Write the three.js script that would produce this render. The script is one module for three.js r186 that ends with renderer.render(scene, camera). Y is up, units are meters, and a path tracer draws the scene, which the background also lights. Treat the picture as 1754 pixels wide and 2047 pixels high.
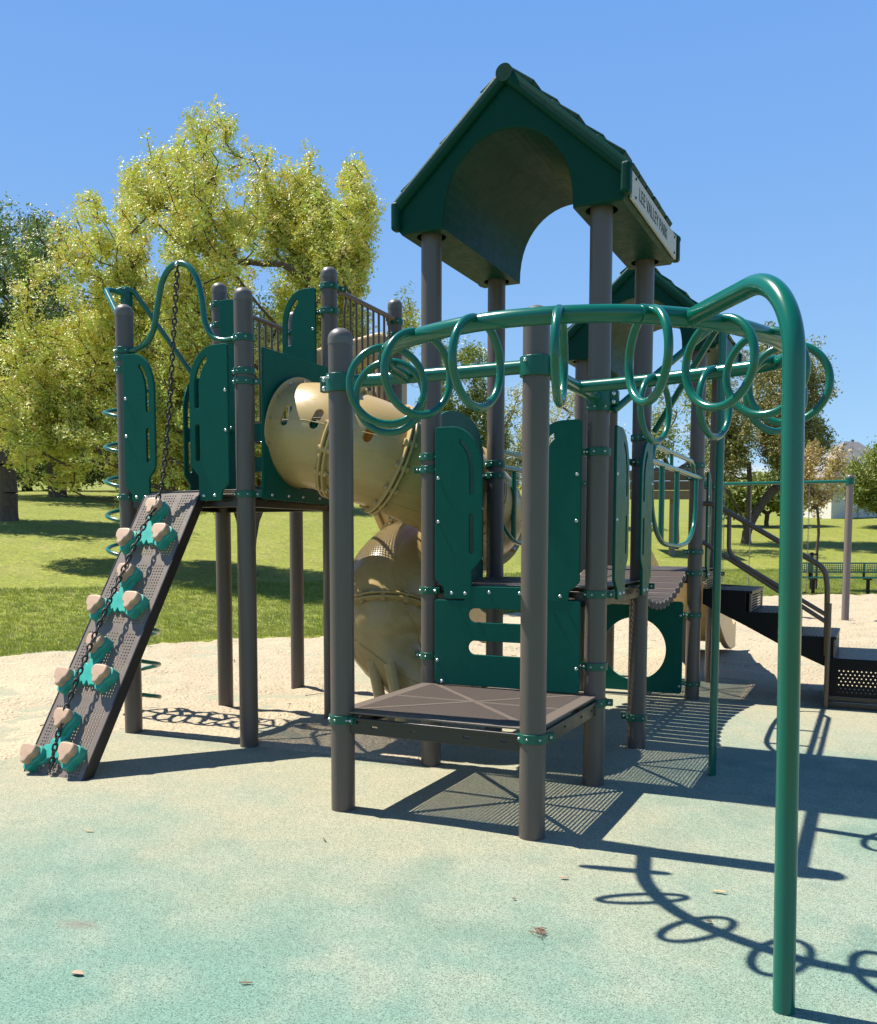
import * as THREE from 'three';
import { mergeGeometries } from 'three/addons/utils/BufferGeometryUtils.js';
import { RoundedBoxGeometry } from 'three/addons/geometries/RoundedBoxGeometry.js';
import { TextGeometry } from 'three/addons/geometries/TextGeometry.js';
import { FontLoader } from 'three/addons/loaders/FontLoader.js';
import { Brush, Evaluator, SUBTRACTION } from 'three-bvh-csg';

// ---------------------------------------------------------------- camera, sky, sun, exposure
const scene = new THREE.Scene();
const camera = new THREE.PerspectiveCamera(67.56, 877 / 1024, 0.05, 800);
camera.position.set(0, 1.4388, 0);
camera.rotation.order = 'YXZ';
camera.rotation.set(-THREE.MathUtils.degToRad(4.3378), 0, THREE.MathUtils.degToRad(0.098));
camera.setViewOffset(2083.4, 2432.5, 164.7, 0, 1754, 2047.9);
const renderer = new THREE.WebGLRenderer({ antialias: true });
renderer.toneMapping = THREE.LinearToneMapping;
renderer.toneMappingExposure = 2.0;
renderer.shadowMap.enabled = true;

function rng(a) { return () => { a |= 0; a = a + 0x6D2B79F5 | 0; let t = Math.imul(a ^ a >>> 15, 1 | a); t = t + Math.imul(t ^ t >>> 7, 61 | t) ^ t; return ((t ^ t >>> 14) >>> 0) / 4294967296; }; }
const hash = (x, y) => { let h = Math.imul(x | 0, 374761393) + Math.imul(y | 0, 668265263) | 0; h = Math.imul(h ^ h >>> 13, 1274126177); return ((h ^ h >>> 16) >>> 0) / 4294967296; };
const sstep = (a, b, x) => { const t = Math.min(1, Math.max(0, (x - a) / (b - a))); return t * t * (3 - 2 * t); };
const lerp = (a, b, t) => a + (b - a) * t;
function noise(x, y, wrap = 0) {
  const xi = Math.floor(x), yi = Math.floor(y), fx = x - xi, fy = y - yi, u = fx * fx * (3 - 2 * fx), v = fy * fy * (3 - 2 * fy);
  const w = wrap ? (n) => ((n % wrap) + wrap) % wrap : (n) => n;
  return lerp(lerp(hash(w(xi), w(yi)), hash(w(xi + 1), w(yi)), u), lerp(hash(w(xi), w(yi + 1)), hash(w(xi + 1), w(yi + 1)), u), v);
}
function fbm(x, y, o = 4, wrap = 0) { let s = 0, a = 0.5, t = 0; for (let i = 0; i < o; i++) { s += a * noise(x, y, wrap); t += a; a *= 0.5; x *= 2; y *= 2; if (wrap) wrap *= 2; } return s / t; }

{ // clear spring sky: deep blue overhead, pale at the horizon, a few low wisps of cloud all round
  const W = 1024, H = 512, d = new Float32Array(W * H * 4);
  const zen = [0.022, 0.068, 0.225], mid = [0.072, 0.178, 0.425], hor = [0.27, 0.43, 0.53];
  for (let j = 0; j < H; j++) for (let i = 0; i < W; i++) {
    const el = ((j + 0.5) / H - 0.5) * 180, e = Math.max(0, el);
    const a = 1 - Math.exp(-e / 12.5), b = sstep(24, 80, e), k = (j * W + i) * 4;
    const n = fbm(i / W * 64, el * 0.55, 5, 64);
    const c = sstep(0.56, 0.78, n) * sstep(1, 4, e) * (1 - sstep(7, 12, e)) * 0.75;
    for (let q = 0; q < 3; q++) d[k + q] = lerp(lerp(lerp(hor[q], mid[q], a), zen[q], b), 0.5, c);
    d[k + 3] = 1;
  }
  const t = new THREE.DataTexture(d, W, H, THREE.RGBAFormat, THREE.FloatType);
  t.mapping = THREE.EquirectangularReflectionMapping; t.magFilter = t.minFilter = THREE.LinearFilter; t.wrapS = THREE.RepeatWrapping; t.needsUpdate = true;
  scene.background = t; scene.environment = t;
}
const sunDir = new THREE.Vector3(-1.245, 2.5, -0.502).normalize();
const sun = new THREE.DirectionalLight(new THREE.Color(1.0, 0.945, 0.85), 5);
sun.position.copy(sunDir).multiplyScalar(60).add(new THREE.Vector3(0, 0, -12));
sun.target.position.set(0, 0, -12); sun.castShadow = true; sun.shadow.radius = 1;
Object.assign(sun.shadow.camera, { left: -30, right: 30, top: 30, bottom: -30, near: 1, far: 140 });
sun.shadow.mapSize.set(2048, 2048);
scene.add(sun, sun.target);

// ---------------------------------------------------------------- helpers
const M = 1.0668, DEG = Math.PI / 180;
const FA = { x: -0.50766, z: 4.77458, th: 25.604 * DEG }, FB = { x: -2.27687, z: 6.71258, th: 25.832 * DEG };
const FW = { x: 0, z: 0, th: 0 };
const toWorld = (F, u, v) => [F.x + u * Math.cos(F.th) + v * Math.sin(F.th), F.z - u * Math.sin(F.th) + v * Math.cos(F.th)];
const toLocal = (F, X, Z) => { const dx = X - F.x, dz = Z - F.z; return [dx * Math.cos(F.th) - dz * Math.sin(F.th), dx * Math.sin(F.th) + dz * Math.cos(F.th)]; };
const P = (u, h, v) => new THREE.Vector3(u, h, -v);
const V3 = (x, y, z) => new THREE.Vector3(x, y, z);
const used = new Map(), origin = new Map();
function numbered(n) { const c = used.get(n) ?? 0; used.set(n, c + 1); return c ? n + '_' + String(c).padStart(3, '0') : n; }
const cast = (o) => { o.castShadow = o.receiveShadow = true; return o; };
function thing(name, label, category, F, u0 = 0, v0 = 0, h0 = 0, group) {
  const g = new THREE.Group(), [X, Z] = toWorld(F, u0, v0);
  g.name = numbered(name); g.position.set(X, h0, -Z); g.rotation.y = -F.th;
  g.userData.label = label; g.userData.category = category; if (group) g.userData.group = group;
  origin.set(g, P(u0, h0, v0)); scene.add(g); return g;
}
function flat(list) {
  const out = list.flat(3).map((g) => { let n = g.index ? g.toNonIndexed() : g.clone(); for (const k of Object.keys(n.attributes)) if (!['position', 'normal', 'uv', 'color'].includes(k)) n.deleteAttribute(k); if (!n.attributes.uv) n.setAttribute('uv', new THREE.BufferAttribute(new Float32Array(n.attributes.position.count * 2), 2)); n.clearGroups?.(); n.groups = []; return n; });
  return out.length === 1 ? out[0] : mergeGeometries(out);
}
// a mesh under a thing or under one of its parts; geometry is given in the frame of the thing
function part(name, geos, mat, parent, extra) {
  let root = parent; while (!origin.has(root)) root = root.parent;
  const g = flat([geos]), o = origin.get(root); g.translate(-o.x, -o.y, -o.z);
  const m = cast(new THREE.Mesh(g, mat)); m.name = name; if (extra) Object.assign(m.userData, extra); parent.add(m); return m;
}
function solo(name, geos, mat, ud) { const m = cast(new THREE.Mesh(flat([geos]), mat)); m.name = numbered(name); Object.assign(m.userData, ud); scene.add(m); return m; }
function box(u0, u1, h0, h1, v0, v1, r = 0.003) {
  const w = Math.abs(u1 - u0), h = Math.abs(h1 - h0), d = Math.abs(v1 - v0);
  const g = r ? new RoundedBoxGeometry(w, h, d, 1, Math.min(r, w / 2.1, h / 2.1, d / 2.1)) : new THREE.BoxGeometry(w, h, d);
  return g.translate((u0 + u1) / 2, (h0 + h1) / 2, -(v0 + v1) / 2);
}
function cyl(a, b, r0, r1 = r0, n = 12, open = false) {
  const d = b.clone().sub(a), g = new THREE.CylinderGeometry(r1, r0, d.length(), n, 1, open);
  g.applyQuaternion(new THREE.Quaternion().setFromUnitVectors(V3(0, 1, 0), d.clone().normalize()));
  const c = a.clone().add(b).multiplyScalar(0.5); return g.translate(c.x, c.y, c.z);
}
function discs(curve, r, n) {
  return [0, 1].map((t) => { const g = new THREE.CircleGeometry(r, n), d = curve.getTangentAt(t).multiplyScalar(t ? 1 : -1); g.applyQuaternion(new THREE.Quaternion().setFromUnitVectors(V3(0, 0, 1), d)); const p = curve.getPointAt(t); return g.translate(p.x, p.y, p.z); });
}
function bent(pts, r, R = 0.08, n = 12) { // a bent pipe through corners
  const path = new THREE.CurvePath(); let cur = pts[0];
  for (let i = 1; i < pts.length; i++) {
    if (i === pts.length - 1) { path.add(new THREE.LineCurve3(cur, pts[i])); break; }
    const a = pts[i - 1], b = pts[i], c = pts[i + 1], d1 = a.clone().sub(b), d2 = c.clone().sub(b), k = Math.min(R, d1.length() * 0.49, d2.length() * 0.49);
    const p = b.clone().add(d1.setLength(k)), q = b.clone().add(d2.setLength(k));
    path.add(new THREE.LineCurve3(cur, p));
    const mid = (s, e) => s.clone().lerp(e, 0.56);
    path.add(new THREE.CubicBezierCurve3(p, mid(p, b), mid(q, b), q)); cur = q;
  }
  const L = path.getLength();
  return [new THREE.TubeGeometry(path, Math.max(6, Math.round(L / 0.022)), r, n, false), ...discs(path, r, n)];
}
function spline(pts, r, seg, n = 14, closed = false, tension = 0.5) {
  const c = new THREE.CatmullRomCurve3(pts, closed, 'centripetal', tension);
  const g = new THREE.TubeGeometry(c, seg, r, n, closed);
  return closed ? g : [g, ...discs(c, r, n)];
}
// a board standing in a plane of constant v ('v') or constant u ('u'); the shape is (along, height)
function plate(shape, t, plane, at, bevel = 0.004, curveSegments = 14) {
  const g = new THREE.ExtrudeGeometry(shape, { depth: t - 2 * bevel, bevelEnabled: bevel > 0, bevelThickness: bevel, bevelSize: bevel, bevelOffset: -bevel, bevelSegments: 2, curveSegments });
  g.translate(0, 0, bevel - t / 2);
  if (plane === 'u') g.rotateY(Math.PI / 2).translate(at, 0, 0); else g.translate(0, 0, -at);
  return g;
}
function poly(pts) { const s = new THREE.Shape(); pts.forEach(([x, y], i) => i ? s.lineTo(x, y) : s.moveTo(x, y)); s.closePath(); return s; }
function capsule(x, y0, y1, w) { const p = new THREE.Path(), r = w / 2; p.moveTo(x - r, y0 + r); p.lineTo(x - r, y1 - r); p.absarc(x, y1 - r, r, Math.PI, 0, true); p.lineTo(x + r, y0 + r); p.absarc(x, y0 + r, r, 0, -Math.PI, true); return p; }
function roundRect(s, x0, y0, x1, y1, r) { s.moveTo(x0 + r, y0); s.lineTo(x1 - r, y0); s.absarc(x1 - r, y0 + r, r, -Math.PI / 2, 0); s.lineTo(x1, y1 - r); s.absarc(x1 - r, y1 - r, r, 0, Math.PI / 2); s.lineTo(x0 + r, y1); s.absarc(x0 + r, y1 - r, r, Math.PI / 2, Math.PI); s.lineTo(x0, y0 + r); s.absarc(x0 + r, y0 + r, r, Math.PI, 1.5 * Math.PI); return s; }
function bolt(u, h, v, dir, r = 0.0115) { // button-head bolt whose head looks along dir (frame u, h, v)
  const d = P(...dir).normalize(), a = P(u, h, v), q = new THREE.Quaternion().setFromUnitVectors(V3(0, 1, 0), d);
  const g = new THREE.LatheGeometry([[0, 0.0035], [0.004, 0.0035], [0.0045, 0.008], [0.008, 0.0065], [1, 0]].map(([x, y]) => new THREE.Vector2(x === 1 ? r : x * r / 0.0115, y)), 10);
  return g.applyQuaternion(q).translate(a.x, a.y, a.z);
}

// ---------------------------------------------------------------- materials
function tex(w, h, fn, srgb = true, ru = 1, rv = 1) {
  const d = new Uint8Array(w * h * 4), enc = (c) => 255 * Math.max(0, Math.min(1, srgb ? (c <= 0.0031308 ? 12.92 * c : 1.055 * Math.pow(c, 1 / 2.4) - 0.055) : c));
  for (let j = 0; j < h; j++) for (let i = 0; i < w; i++) { const c = fn(i, j), k = (j * w + i) * 4; if (typeof c === 'number') d[k] = d[k + 1] = d[k + 2] = enc(c); else for (let q = 0; q < 3; q++) d[k + q] = enc(c[q]); d[k + 3] = 255; }
  const t = new THREE.DataTexture(d, w, h); t.wrapS = t.wrapT = THREE.RepeatWrapping; t.magFilter = THREE.LinearFilter; t.minFilter = THREE.LinearMipmapLinearFilter; t.generateMipmaps = true; t.repeat.set(ru, rv); if (srgb) t.colorSpace = THREE.SRGBColorSpace; t.needsUpdate = true; return t;
}
const lin = (r, g, b) => new THREE.Color().setRGB(r, g, b);
const scuff = tex(512, 512, (i, j) => { const n = fbm(i / 512 * 16, j / 512 * 16, 5, 16), s = fbm(i / 512 * 64, j / 512 * 6, 3, 64); return 0.62 + 0.3 * n + 0.12 * (s - 0.5); }, false, 2, 2);
const grime = tex(512, 512, (i, j) => { const n = fbm(i / 512 * 12, j / 512 * 12, 5, 12), s = fbm(i / 512 * 40 + 9, j / 512 * 3, 3, 0); const k = 0.9 + 0.12 * (n - 0.5) + 0.08 * (s - 0.5); const sp = hash(i >> 1, j >> 1) > 0.9985 ? 1.12 : 1; return Math.min(1, k * sp); }, true, 1.5, 1.5);
const orange = tex(256, 256, (i, j) => fbm(i / 256 * 48, j / 256 * 48, 2, 48), false, 4, 4);
const std = (o) => new THREE.MeshStandardMaterial(o);
const Mt = {
  post: new THREE.MeshPhysicalMaterial({ color: lin(0.108, 0.089, 0.076), roughness: 0.46, roughnessMap: scuff, map: grime, bumpMap: orange, bumpScale: 0.0004, specularIntensity: 0.8 }),
  cap: std({ color: lin(0.11, 0.098, 0.085), roughness: 0.5, roughnessMap: scuff }),
  green: new THREE.MeshPhysicalMaterial({ color: lin(0.0015, 0.118, 0.078), roughness: 0.3, roughnessMap: scuff, map: grime, clearcoat: 0.35, clearcoatRoughness: 0.2, specularIntensity: 0.7 }),
  clamp: new THREE.MeshPhysicalMaterial({ color: lin(0.0012, 0.088, 0.055), roughness: 0.4, roughnessMap: scuff, clearcoat: 0.2, clearcoatRoughness: 0.3, specularIntensity: 0.6 }),
  panel: new THREE.MeshPhysicalMaterial({ color: lin(0.0014, 0.094, 0.066), roughness: 0.5, roughnessMap: scuff, map: grime, bumpMap: orange, bumpScale: 0.0003, specularIntensity: 0.3 }),
  roof: new THREE.MeshPhysicalMaterial({ color: lin(0.002, 0.046, 0.03), roughness: 0.6, roughnessMap: scuff, map: grime, bumpMap: orange, bumpScale: 0.0003, specularIntensity: 0.22 }),
  beige: new THREE.MeshPhysicalMaterial({ color: lin(0.47, 0.335, 0.14), roughness: 0.4, roughnessMap: scuff, map: grime, specularIntensity: 0.8 }),
  rail: std({ color: lin(0.115, 0.078, 0.05), roughness: 0.42, roughnessMap: scuff, map: grime }),
  deck: std({ color: lin(0.135, 0.106, 0.086), roughness: 0.62, roughnessMap: scuff, map: grime }),
  skirt: std({ color: lin(0.02, 0.0165, 0.0145), roughness: 0.45, roughnessMap: scuff }),
  steel: std({ color: lin(0.62, 0.62, 0.6), roughness: 0.28, metalness: 1 }),
  black: new THREE.MeshPhysicalMaterial({ color: lin(0.009, 0.009, 0.010), roughness: 0.45, roughnessMap: scuff, specularIntensity: 0.22 }),
  chain: std({ color: lin(0.03, 0.028, 0.027), roughness: 0.5, metalness: 0.3 }),
  steelchain: std({ color: lin(0.3, 0.29, 0.28), roughness: 0.4, metalness: 0.9 }),
  teal: std({ color: lin(0.035, 0.36, 0.29), roughness: 0.5, roughnessMap: scuff, map: grime }),
  hold: std({ color: lin(0.47, 0.315, 0.205), roughness: 0.6, roughnessMap: scuff, map: grime }),
  holdbase: std({ color: lin(0.02, 0.27, 0.21), roughness: 0.5 }),
  board: std({ color: lin(0.185, 0.146, 0.118), roughness: 0.55, roughnessMap: scuff, map: grime }),
  sign: std({ color: lin(0.50, 0.47, 0.42), roughness: 0.6, map: grime }),
  ink: std({ color: lin(0.015, 0.014, 0.013), roughness: 0.6 }),
  swingpost: std({ color: lin(0.19, 0.155, 0.14), roughness: 0.5, map: grime }),
};

// ---------------------------------------------------------------- ground: rubber, sand, grass
const edgeZ = (() => { const k = [[-16, 6], [-9, 9.2], [-5.45, 11.2], [-4.65, 11.56], [-3.95, 12.38], [-3.07, 12.98], [-1.75, 13.37], [0.8, 16.56], [1.63, 18.17], [4.2, 21], [7.6, 22.83], [9.4, 23.6], [11.7, 24.2], [18, 24.6], [40, 20]];
  return (x) => { if (x <= k[0][0]) return k[0][1]; for (let i = 1; i < k.length; i++) if (x <= k[i][0]) return lerp(k[i - 1][1], k[i][1], (x - k[i - 1][0]) / (k[i][0] - k[i - 1][0])); return k[k.length - 1][1]; }; })();
function grassY(X, Z) { // the lawn climbs away from the sand on all sides
  const s = Z - edgeZ(X); if (s < 0) return Math.max(-0.25, s * 0.25) - 0.02;
  const k = lerp(0.098, 0.118, sstep(12, -8, X)), r = s * s / (s + 3.2);
  return k * r * (1 - 0.32 * sstep(18, 70, s)) + 0.05 * (fbm(X * 0.35, Z * 0.35, 3) - 0.5) * sstep(0, 4, s);
}
function rubberIn(X, Z) { // metres inside the rubber surfacing, negative outside
  const [ub, vb] = toLocal(FB, X, Z), [ua, va] = toLocal(FA, X, Z);
  return Math.max(-1.2 - vb, Math.min(ub + 0.12, 0.03 - vb), Math.min(ua + 0.06, 4.15 * M - va), Math.min(ua + 0.06, M * 1.35 - ua, 5.25 * M - va)) + 0.16 * (fbm(X * 1.3 + 7, Z * 1.3, 3) - 0.5);
}
function grid(x0, x1, z0, z1, step, fn) { // fn(X, Z) -> [y, r, g, b]
  const nx = Math.round((x1 - x0) / step), nz = Math.round((z1 - z0) / step), pos = [], col = [], uv = [], idx = [];
  for (let j = 0; j <= nz; j++) for (let i = 0; i <= nx; i++) { const X = x0 + (x1 - x0) * i / nx, Z = z0 + (z1 - z0) * j / nz, [y, r, g, b] = fn(X, Z); pos.push(X, y, -Z); col.push(r, g, b); uv.push(X, Z); }
  for (let j = 0; j < nz; j++) for (let i = 0; i < nx; i++) { const a = j * (nx + 1) + i; idx.push(a, a + 1, a + nx + 1, a + 1, a + nx + 2, a + nx + 1); }
  const g = new THREE.BufferGeometry(); g.setAttribute('position', new THREE.Float32BufferAttribute(pos, 3)); g.setAttribute('color', new THREE.Float32BufferAttribute(col, 3)); g.setAttribute('uv', new THREE.Float32BufferAttribute(uv, 2)); g.setIndex(idx); g.computeVertexNormals(); return g;
}
function addGround(name, geo, mat) { const m = cast(new THREE.Mesh(geo, mat)); m.name = name; m.userData.kind = 'structure'; scene.add(m); return m; }
{
  // rubber crumb: a tile of granules, tinted over the whole by the dye, by sand trodden in and by stains
  const N = 1024, R = 330, px = [], rr = rng(5);
  const gx = Math.round(N / 6.2), cell = N / gx;
  for (let j = 0; j < gx; j++) for (let i = 0; i < gx; i++) px.push([(i + rr()) * cell, (j + rr()) * cell, rr(), rr()]);
  const near = (x, y) => { let b = 1e9, b2 = 1e9, id = 0; const ci = Math.floor(x / cell), cj = Math.floor(y / cell); for (let dj = -1; dj <= 1; dj++) for (let di = -1; di <= 1; di++) { const ii = (ci + di + gx) % gx, jj = (cj + dj + gx) % gx, k = jj * gx + ii, p = px[k]; let dx = Math.abs(p[0] - x), dy = Math.abs(p[1] - y); dx = Math.min(dx, N - dx); dy = Math.min(dy, N - dy); const d = dx * dx + dy * dy; if (d < b) { b2 = b; b = d; id = k; } else if (d < b2) b2 = d; } return [Math.sqrt(b2) - Math.sqrt(b), id]; };
  const H = new Float32Array(N * N), C = new Float32Array(N * N);
  for (let j = 0; j < N; j++) for (let i = 0; i < N; i++) { const [e, id] = near(i, j); H[j * N + i] = Math.min(1, e / 3.2) * (0.5 + 0.5 * px[id][2]); C[j * N + i] = px[id][3]; }
  const map = tex(N, N, (i, j) => { const c = C[j * N + i], h = H[j * N + i]; const v = 0.44 + 0.5 * c + 0.08 * Math.min(1, h * 3); return c > 0.9 ? [1, 0.98, 0.9] : c < 0.09 ? [0.26, 0.29, 0.27] : [v * 0.98, v, v * 0.985]; }, true, 1 / 0.55, 1 / 0.55);
  const bmp = tex(N, N, (i, j) => H[j * N + i], false, 1 / 0.55, 1 / 0.55);
  const trail = [[0.005, 3.991], [-0.12, 3.8], [-0.204, 3.6], [-0.1, 3.4], [0.05, 3.3], [0.25, 3.2], [0.5, 3.17]];
  const tdist = (X, Z) => { let b = 9; for (let i = 1; i < trail.length; i++) { const [ax, az] = trail[i - 1], [bx, bz] = trail[i], t = Math.max(0, Math.min(1, ((X - ax) * (bx - ax) + (Z - az) * (bz - az)) / ((bx - ax) ** 2 + (bz - az) ** 2))); b = Math.min(b, Math.hypot(X - ax - t * (bx - ax), Z - az - t * (bz - az))); } return b; };
  const mat = std({ vertexColors: true, map, roughness: 0.93, bumpMap: bmp, bumpScale: 0.0022 });
  const dye = [0.205, 0.345, 0.272], dust = [0.50, 0.44, 0.295], green = [0.07, 0.20, 0.155], pale = [0.345, 0.41, 0.32];
  addGround('rubber_surface', grid(-5.2, 9, 0.6, 12.2, 0.05, (X, Z) => {
    const ins = rubberIn(X, Z), n = fbm(X * 1.1, Z * 1.1, 5), n2 = fbm(X * 3.1 + 40, Z * 3.1, 4), n3 = fbm(X * 9 + 3, Z * 9, 3);
    let c = dye.map((v, q) => lerp(v, pale[q], sstep(0.36, 0.68, n2 * 0.55 + n3 * 0.45) * 0.75));
    const [ub, vb] = toLocal(FB, X, Z), [ua, va] = toLocal(FA, X, Z);
    let k = sstep(2.9, 0.2, ins + (n - 0.5) * 2.2 + (n2 - 0.5) * 0.9) * 0.95;
    k = Math.max(k, sstep(0.5, 0.75, n2 * 0.6 + n3 * 0.4) * 0.22);
    c = c.map((v, q) => lerp(v, dust[q], k * (0.75 + 0.25 * n3)));
    const bare = sstep(0.60, 0.70, fbm(X * 1.9 + 13, Z * 1.9 + 5, 4)) * sstep(0.1, 0.5, ins) * (1 - k) + 0.55 * sstep(0.14, 0.02, tdist(X, Z) + (n2 - 0.5) * 0.15) + 0.6 * sstep(0.16, 0.02, Math.abs(ins - 0.07) + (n3 - 0.5) * 0.1) * sstep(0.5, 0.62, n2 + 0.08);
    c = c.map((v, q) => lerp(v, green[q], Math.min(0.6, bare * 0.36)));
    const st = Math.hypot((X + 1.349) * 1, (Z - 3.292) * 1.5) + (n3 - 0.5) * 0.03; c = c.map((v, q) => lerp(v, [0.25, 0.20, 0.16][q], sstep(0.065, 0.04, st) * 0.75));
    return [0.006 * (n - 0.5), ...c];
  }), mat);
  // sand
  const sm = tex(512, 512, (i, j) => { const n = hash(i, j), f = fbm(i / 512 * 64, j / 512 * 64, 3, 64), g = 0.78 + 0.14 * n + 0.16 * (f - 0.5); return hash(i + 77, j) > 0.992 ? [0.5, 0.42, 0.33] : [g, g * 0.97, g * 0.93]; }, true, 1 / 0.9, 1 / 0.9);
  const sb = tex(512, 512, (i, j) => fbm(i / 512 * 40, j / 512 * 40, 4, 40), false, 1 / 0.9, 1 / 0.9);
  const smat = std({ vertexColors: true, map: sm, roughness: 0.97, bumpMap: sb, bumpScale: 0.022 });
  const sandFn = (X, Z) => {
    const ins = rubberIn(X, Z), s = edgeZ(X) - Z + 0.5 * (fbm(X * 1.7, Z * 1.7, 3) - 0.5);
    const n = fbm(X * 2.4, Z * 3.4, 4), m = fbm(X * 5.5 + 20, Z * 7.5, 3), t = fbm(X * 0.5, Z * 0.5, 3);
    const out = sstep(0.02, -0.7, ins);
    const y = lerp(-0.045, 0.012, sstep(0.10, -0.05, ins)) + out * (0.085 * (n - 0.5) + 0.06 * (m - 0.5)) + lerp(-0.1, 0, sstep(-0.35, 0.3, s));
    const k = 0.92 + 0.2 * (t - 0.5) + 0.14 * (m - 0.5);
    return [y, 0.48 * k, 0.41 * k, 0.285 * k];
  };
  addGround('sand_pit', grid(-9.5, 19, 4.6, 25.4, 0.075, sandFn), smat);
  // lawn
  const gm = tex(512, 512, (i, j) => { const f = fbm(i / 512 * 32, j / 512 * 32, 4, 32), b = fbm(i / 512 * 128, j / 512 * 128, 2, 128), v = 0.55 + 0.5 * (f - 0.5) + 0.55 * (b - 0.5); return [v * 1.0, v, v * 0.8]; }, true, 1 / 2.3, 1 / 2.3);
  const gmat = std({ vertexColors: true, map: gm, roughness: 0.95, bumpMap: gm, bumpScale: 0.03 });
  const lawn = (X, Z) => { const n = fbm(X * 0.4, Z * 0.4, 4), m = fbm(X * 1.6 + 9, Z * 1.6, 4); const a = [0.23, 0.30, 0.022], b = [0.37, 0.375, 0.05], w = [0.44, 0.40, 0.15]; const k = 0.25 + 0.5 * m + 0.15 * n, q = sstep(0.60, 0.80, m) * 0.4; return [grassY(X, Z), ...a.map((v, i) => lerp(lerp(v, b[i], k), w[i], q))]; };
  addGround('grass_field', mergeGeometries([grid(-28, 30, 4, 62, 0.4, lawn), grid(-320, 320, 62, 420, 8, lawn), grid(-320, -28, -60, 62, 8, lawn), grid(30, 320, -60, 62, 8, lawn), grid(-28, 30, -60, 4, 4, lawn)]), gmat);
  // blades
  const bl = [], R2 = rng(77);
  for (let b = 0; b < 8; b++) { const a = R2() * 6.28, d = R2() * 0.05, h = 0.028 + R2() * 0.035, l = (R2() - 0.5) * 0.06, l2 = (R2() - 0.5) * 0.06, x = Math.cos(a) * d, z = Math.sin(a) * d, w = 0.0035, c = Math.cos(a * 3) * w, s = Math.sin(a * 3) * w; bl.push(x - c, 0, z - s, x + c, 0, z + s, x + l, h, z + l2); }
  const bg = new THREE.BufferGeometry(); bg.setAttribute('position', new THREE.Float32BufferAttribute(bl, 3)); bg.computeVertexNormals();
  const spots = [];
  for (let i = 0; i < 60000; i++) { const X = -8 + R2() * 24, s = -0.4 + Math.pow(R2(), 1.5) * 7, Z = edgeZ(X) + s; if (Math.abs(X / Z) > 0.56) continue; if (s < 0.15 && fbm(X * 2.1, Z * 2.1, 3) < 0.5 - s * 0.25) continue; spots.push([X, Z, s]); }
  const im = new THREE.InstancedMesh(bg, new THREE.MeshPhysicalMaterial({ color: 0xffffff, roughness: 0.7, transmission: 0.5, thickness: 0, side: THREE.DoubleSide }), spots.length), mm = new THREE.Matrix4(), qq = new THREE.Quaternion(), cc = new THREE.Color();
  spots.forEach(([X, Z, s], i) => { const k = 0.7 + R2() * 0.6 + (s > 6 ? 0.4 : 0); qq.setFromAxisAngle(V3(0, 1, 0), R2() * 6.28); mm.compose(V3(X, Math.max(grassY(X, Z), s < 0.1 ? -0.02 : -9) - 0.004, -Z), qq, V3(k * 1.3, k * (s < 0 ? 0.7 : 1), k * 1.3)); im.setMatrixAt(i, mm); const n = fbm(X * 0.8 + 3, Z * 0.8, 3), d = R2(); im.setColorAt(i, d > 0.93 ? cc.setRGB(0.45, 0.42, 0.18) : cc.setRGB(lerp(0.20, 0.36, n) * (0.7 + 0.6 * d), lerp(0.29, 0.40, n) * (0.7 + 0.6 * d), 0.02 + 0.02 * d)); });
  im.name = 'grass_blades'; im.userData = { kind: 'stuff', label: 'mown green lawn grass growing up the slope beyond the sand', category: 'grass' }; cast(im); scene.add(im);
}

// ---------------------------------------------------------------- posts, clamps, decks, boards
function post(parent, u, v, H, capped = true, clamps = [], r = 0.0635, mat = Mt.post) {
  const pts = [[r, -0.15], [r, H - (capped ? 0.085 : 0)], ...(capped ? [] : [[0, H]])].map(([x, y]) => new THREE.Vector2(x, y));
  const g = new THREE.LatheGeometry(pts, 36).translate(u, 0, -v);
  const p = part('post', g, mat, parent);
  if (capped) { const c = [[r + 0.0004, H - 0.087], [r + 0.0018, H - 0.085], [r + 0.0018, H - 0.058]]; for (let i = 1; i <= 8; i++) { const a = i / 8 * Math.PI / 2; c.push([(r + 0.0018) * Math.cos(a), H - 0.058 + 0.058 * Math.sin(a)]); } part('cap', new THREE.LatheGeometry(c.map(([x, y]) => new THREE.Vector2(Math.max(0, x), y)), 32).translate(u, 0, -v), Mt.cap, p); }
  const bolts = [];
  for (const [h, ang, ear = 0.032] of clamps) { // ang: direction of the lug in the frame, degrees from +u towards +v
    const a = ang * DEG, ro = r + 0.009, t = 0.022;
    const band = new THREE.LatheGeometry([[r + 0.0005, -t], [ro, -t], [ro + 0.001, -t + 0.002], [ro + 0.001, t - 0.002], [ro, t], [r + 0.0005, t]].map(([x, y]) => new THREE.Vector2(x, y)), 32).translate(u, h, -v);
    const lug = (k, off) => new RoundedBoxGeometry(ear + 0.02, 0.04, 0.011, 1, 0.003).translate(r + ear / 2 + 0.002, 0, off).rotateY(k).translate(u, h, -v);
    part('clamp', [band, lug(a, 0.0075), lug(a, -0.0075)], Mt.clamp, p);
    for (const s of [1, -1]) bolts.push(bolt(u + Math.cos(a) * (r + ear * 0.72) + s * Math.sin(a) * 0.013, h, v + Math.sin(a) * (r + ear * 0.72) - s * Math.cos(a) * 0.013, [s * Math.sin(a), 0, -s * Math.cos(a)], 0.009));
    for (const q of [-150, -110, -60]) { const b = q * DEG + 0.3; bolts.push(bolt(u + Math.cos(b) * ro, h, v + Math.sin(b) * ro, [Math.cos(b), 0, Math.sin(b)], 0.007)); }
  }
  if (bolts.length) part('clamp_bolt', bolts, Mt.steel, p, { kind: 'stuff' });
  return p;
}
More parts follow.
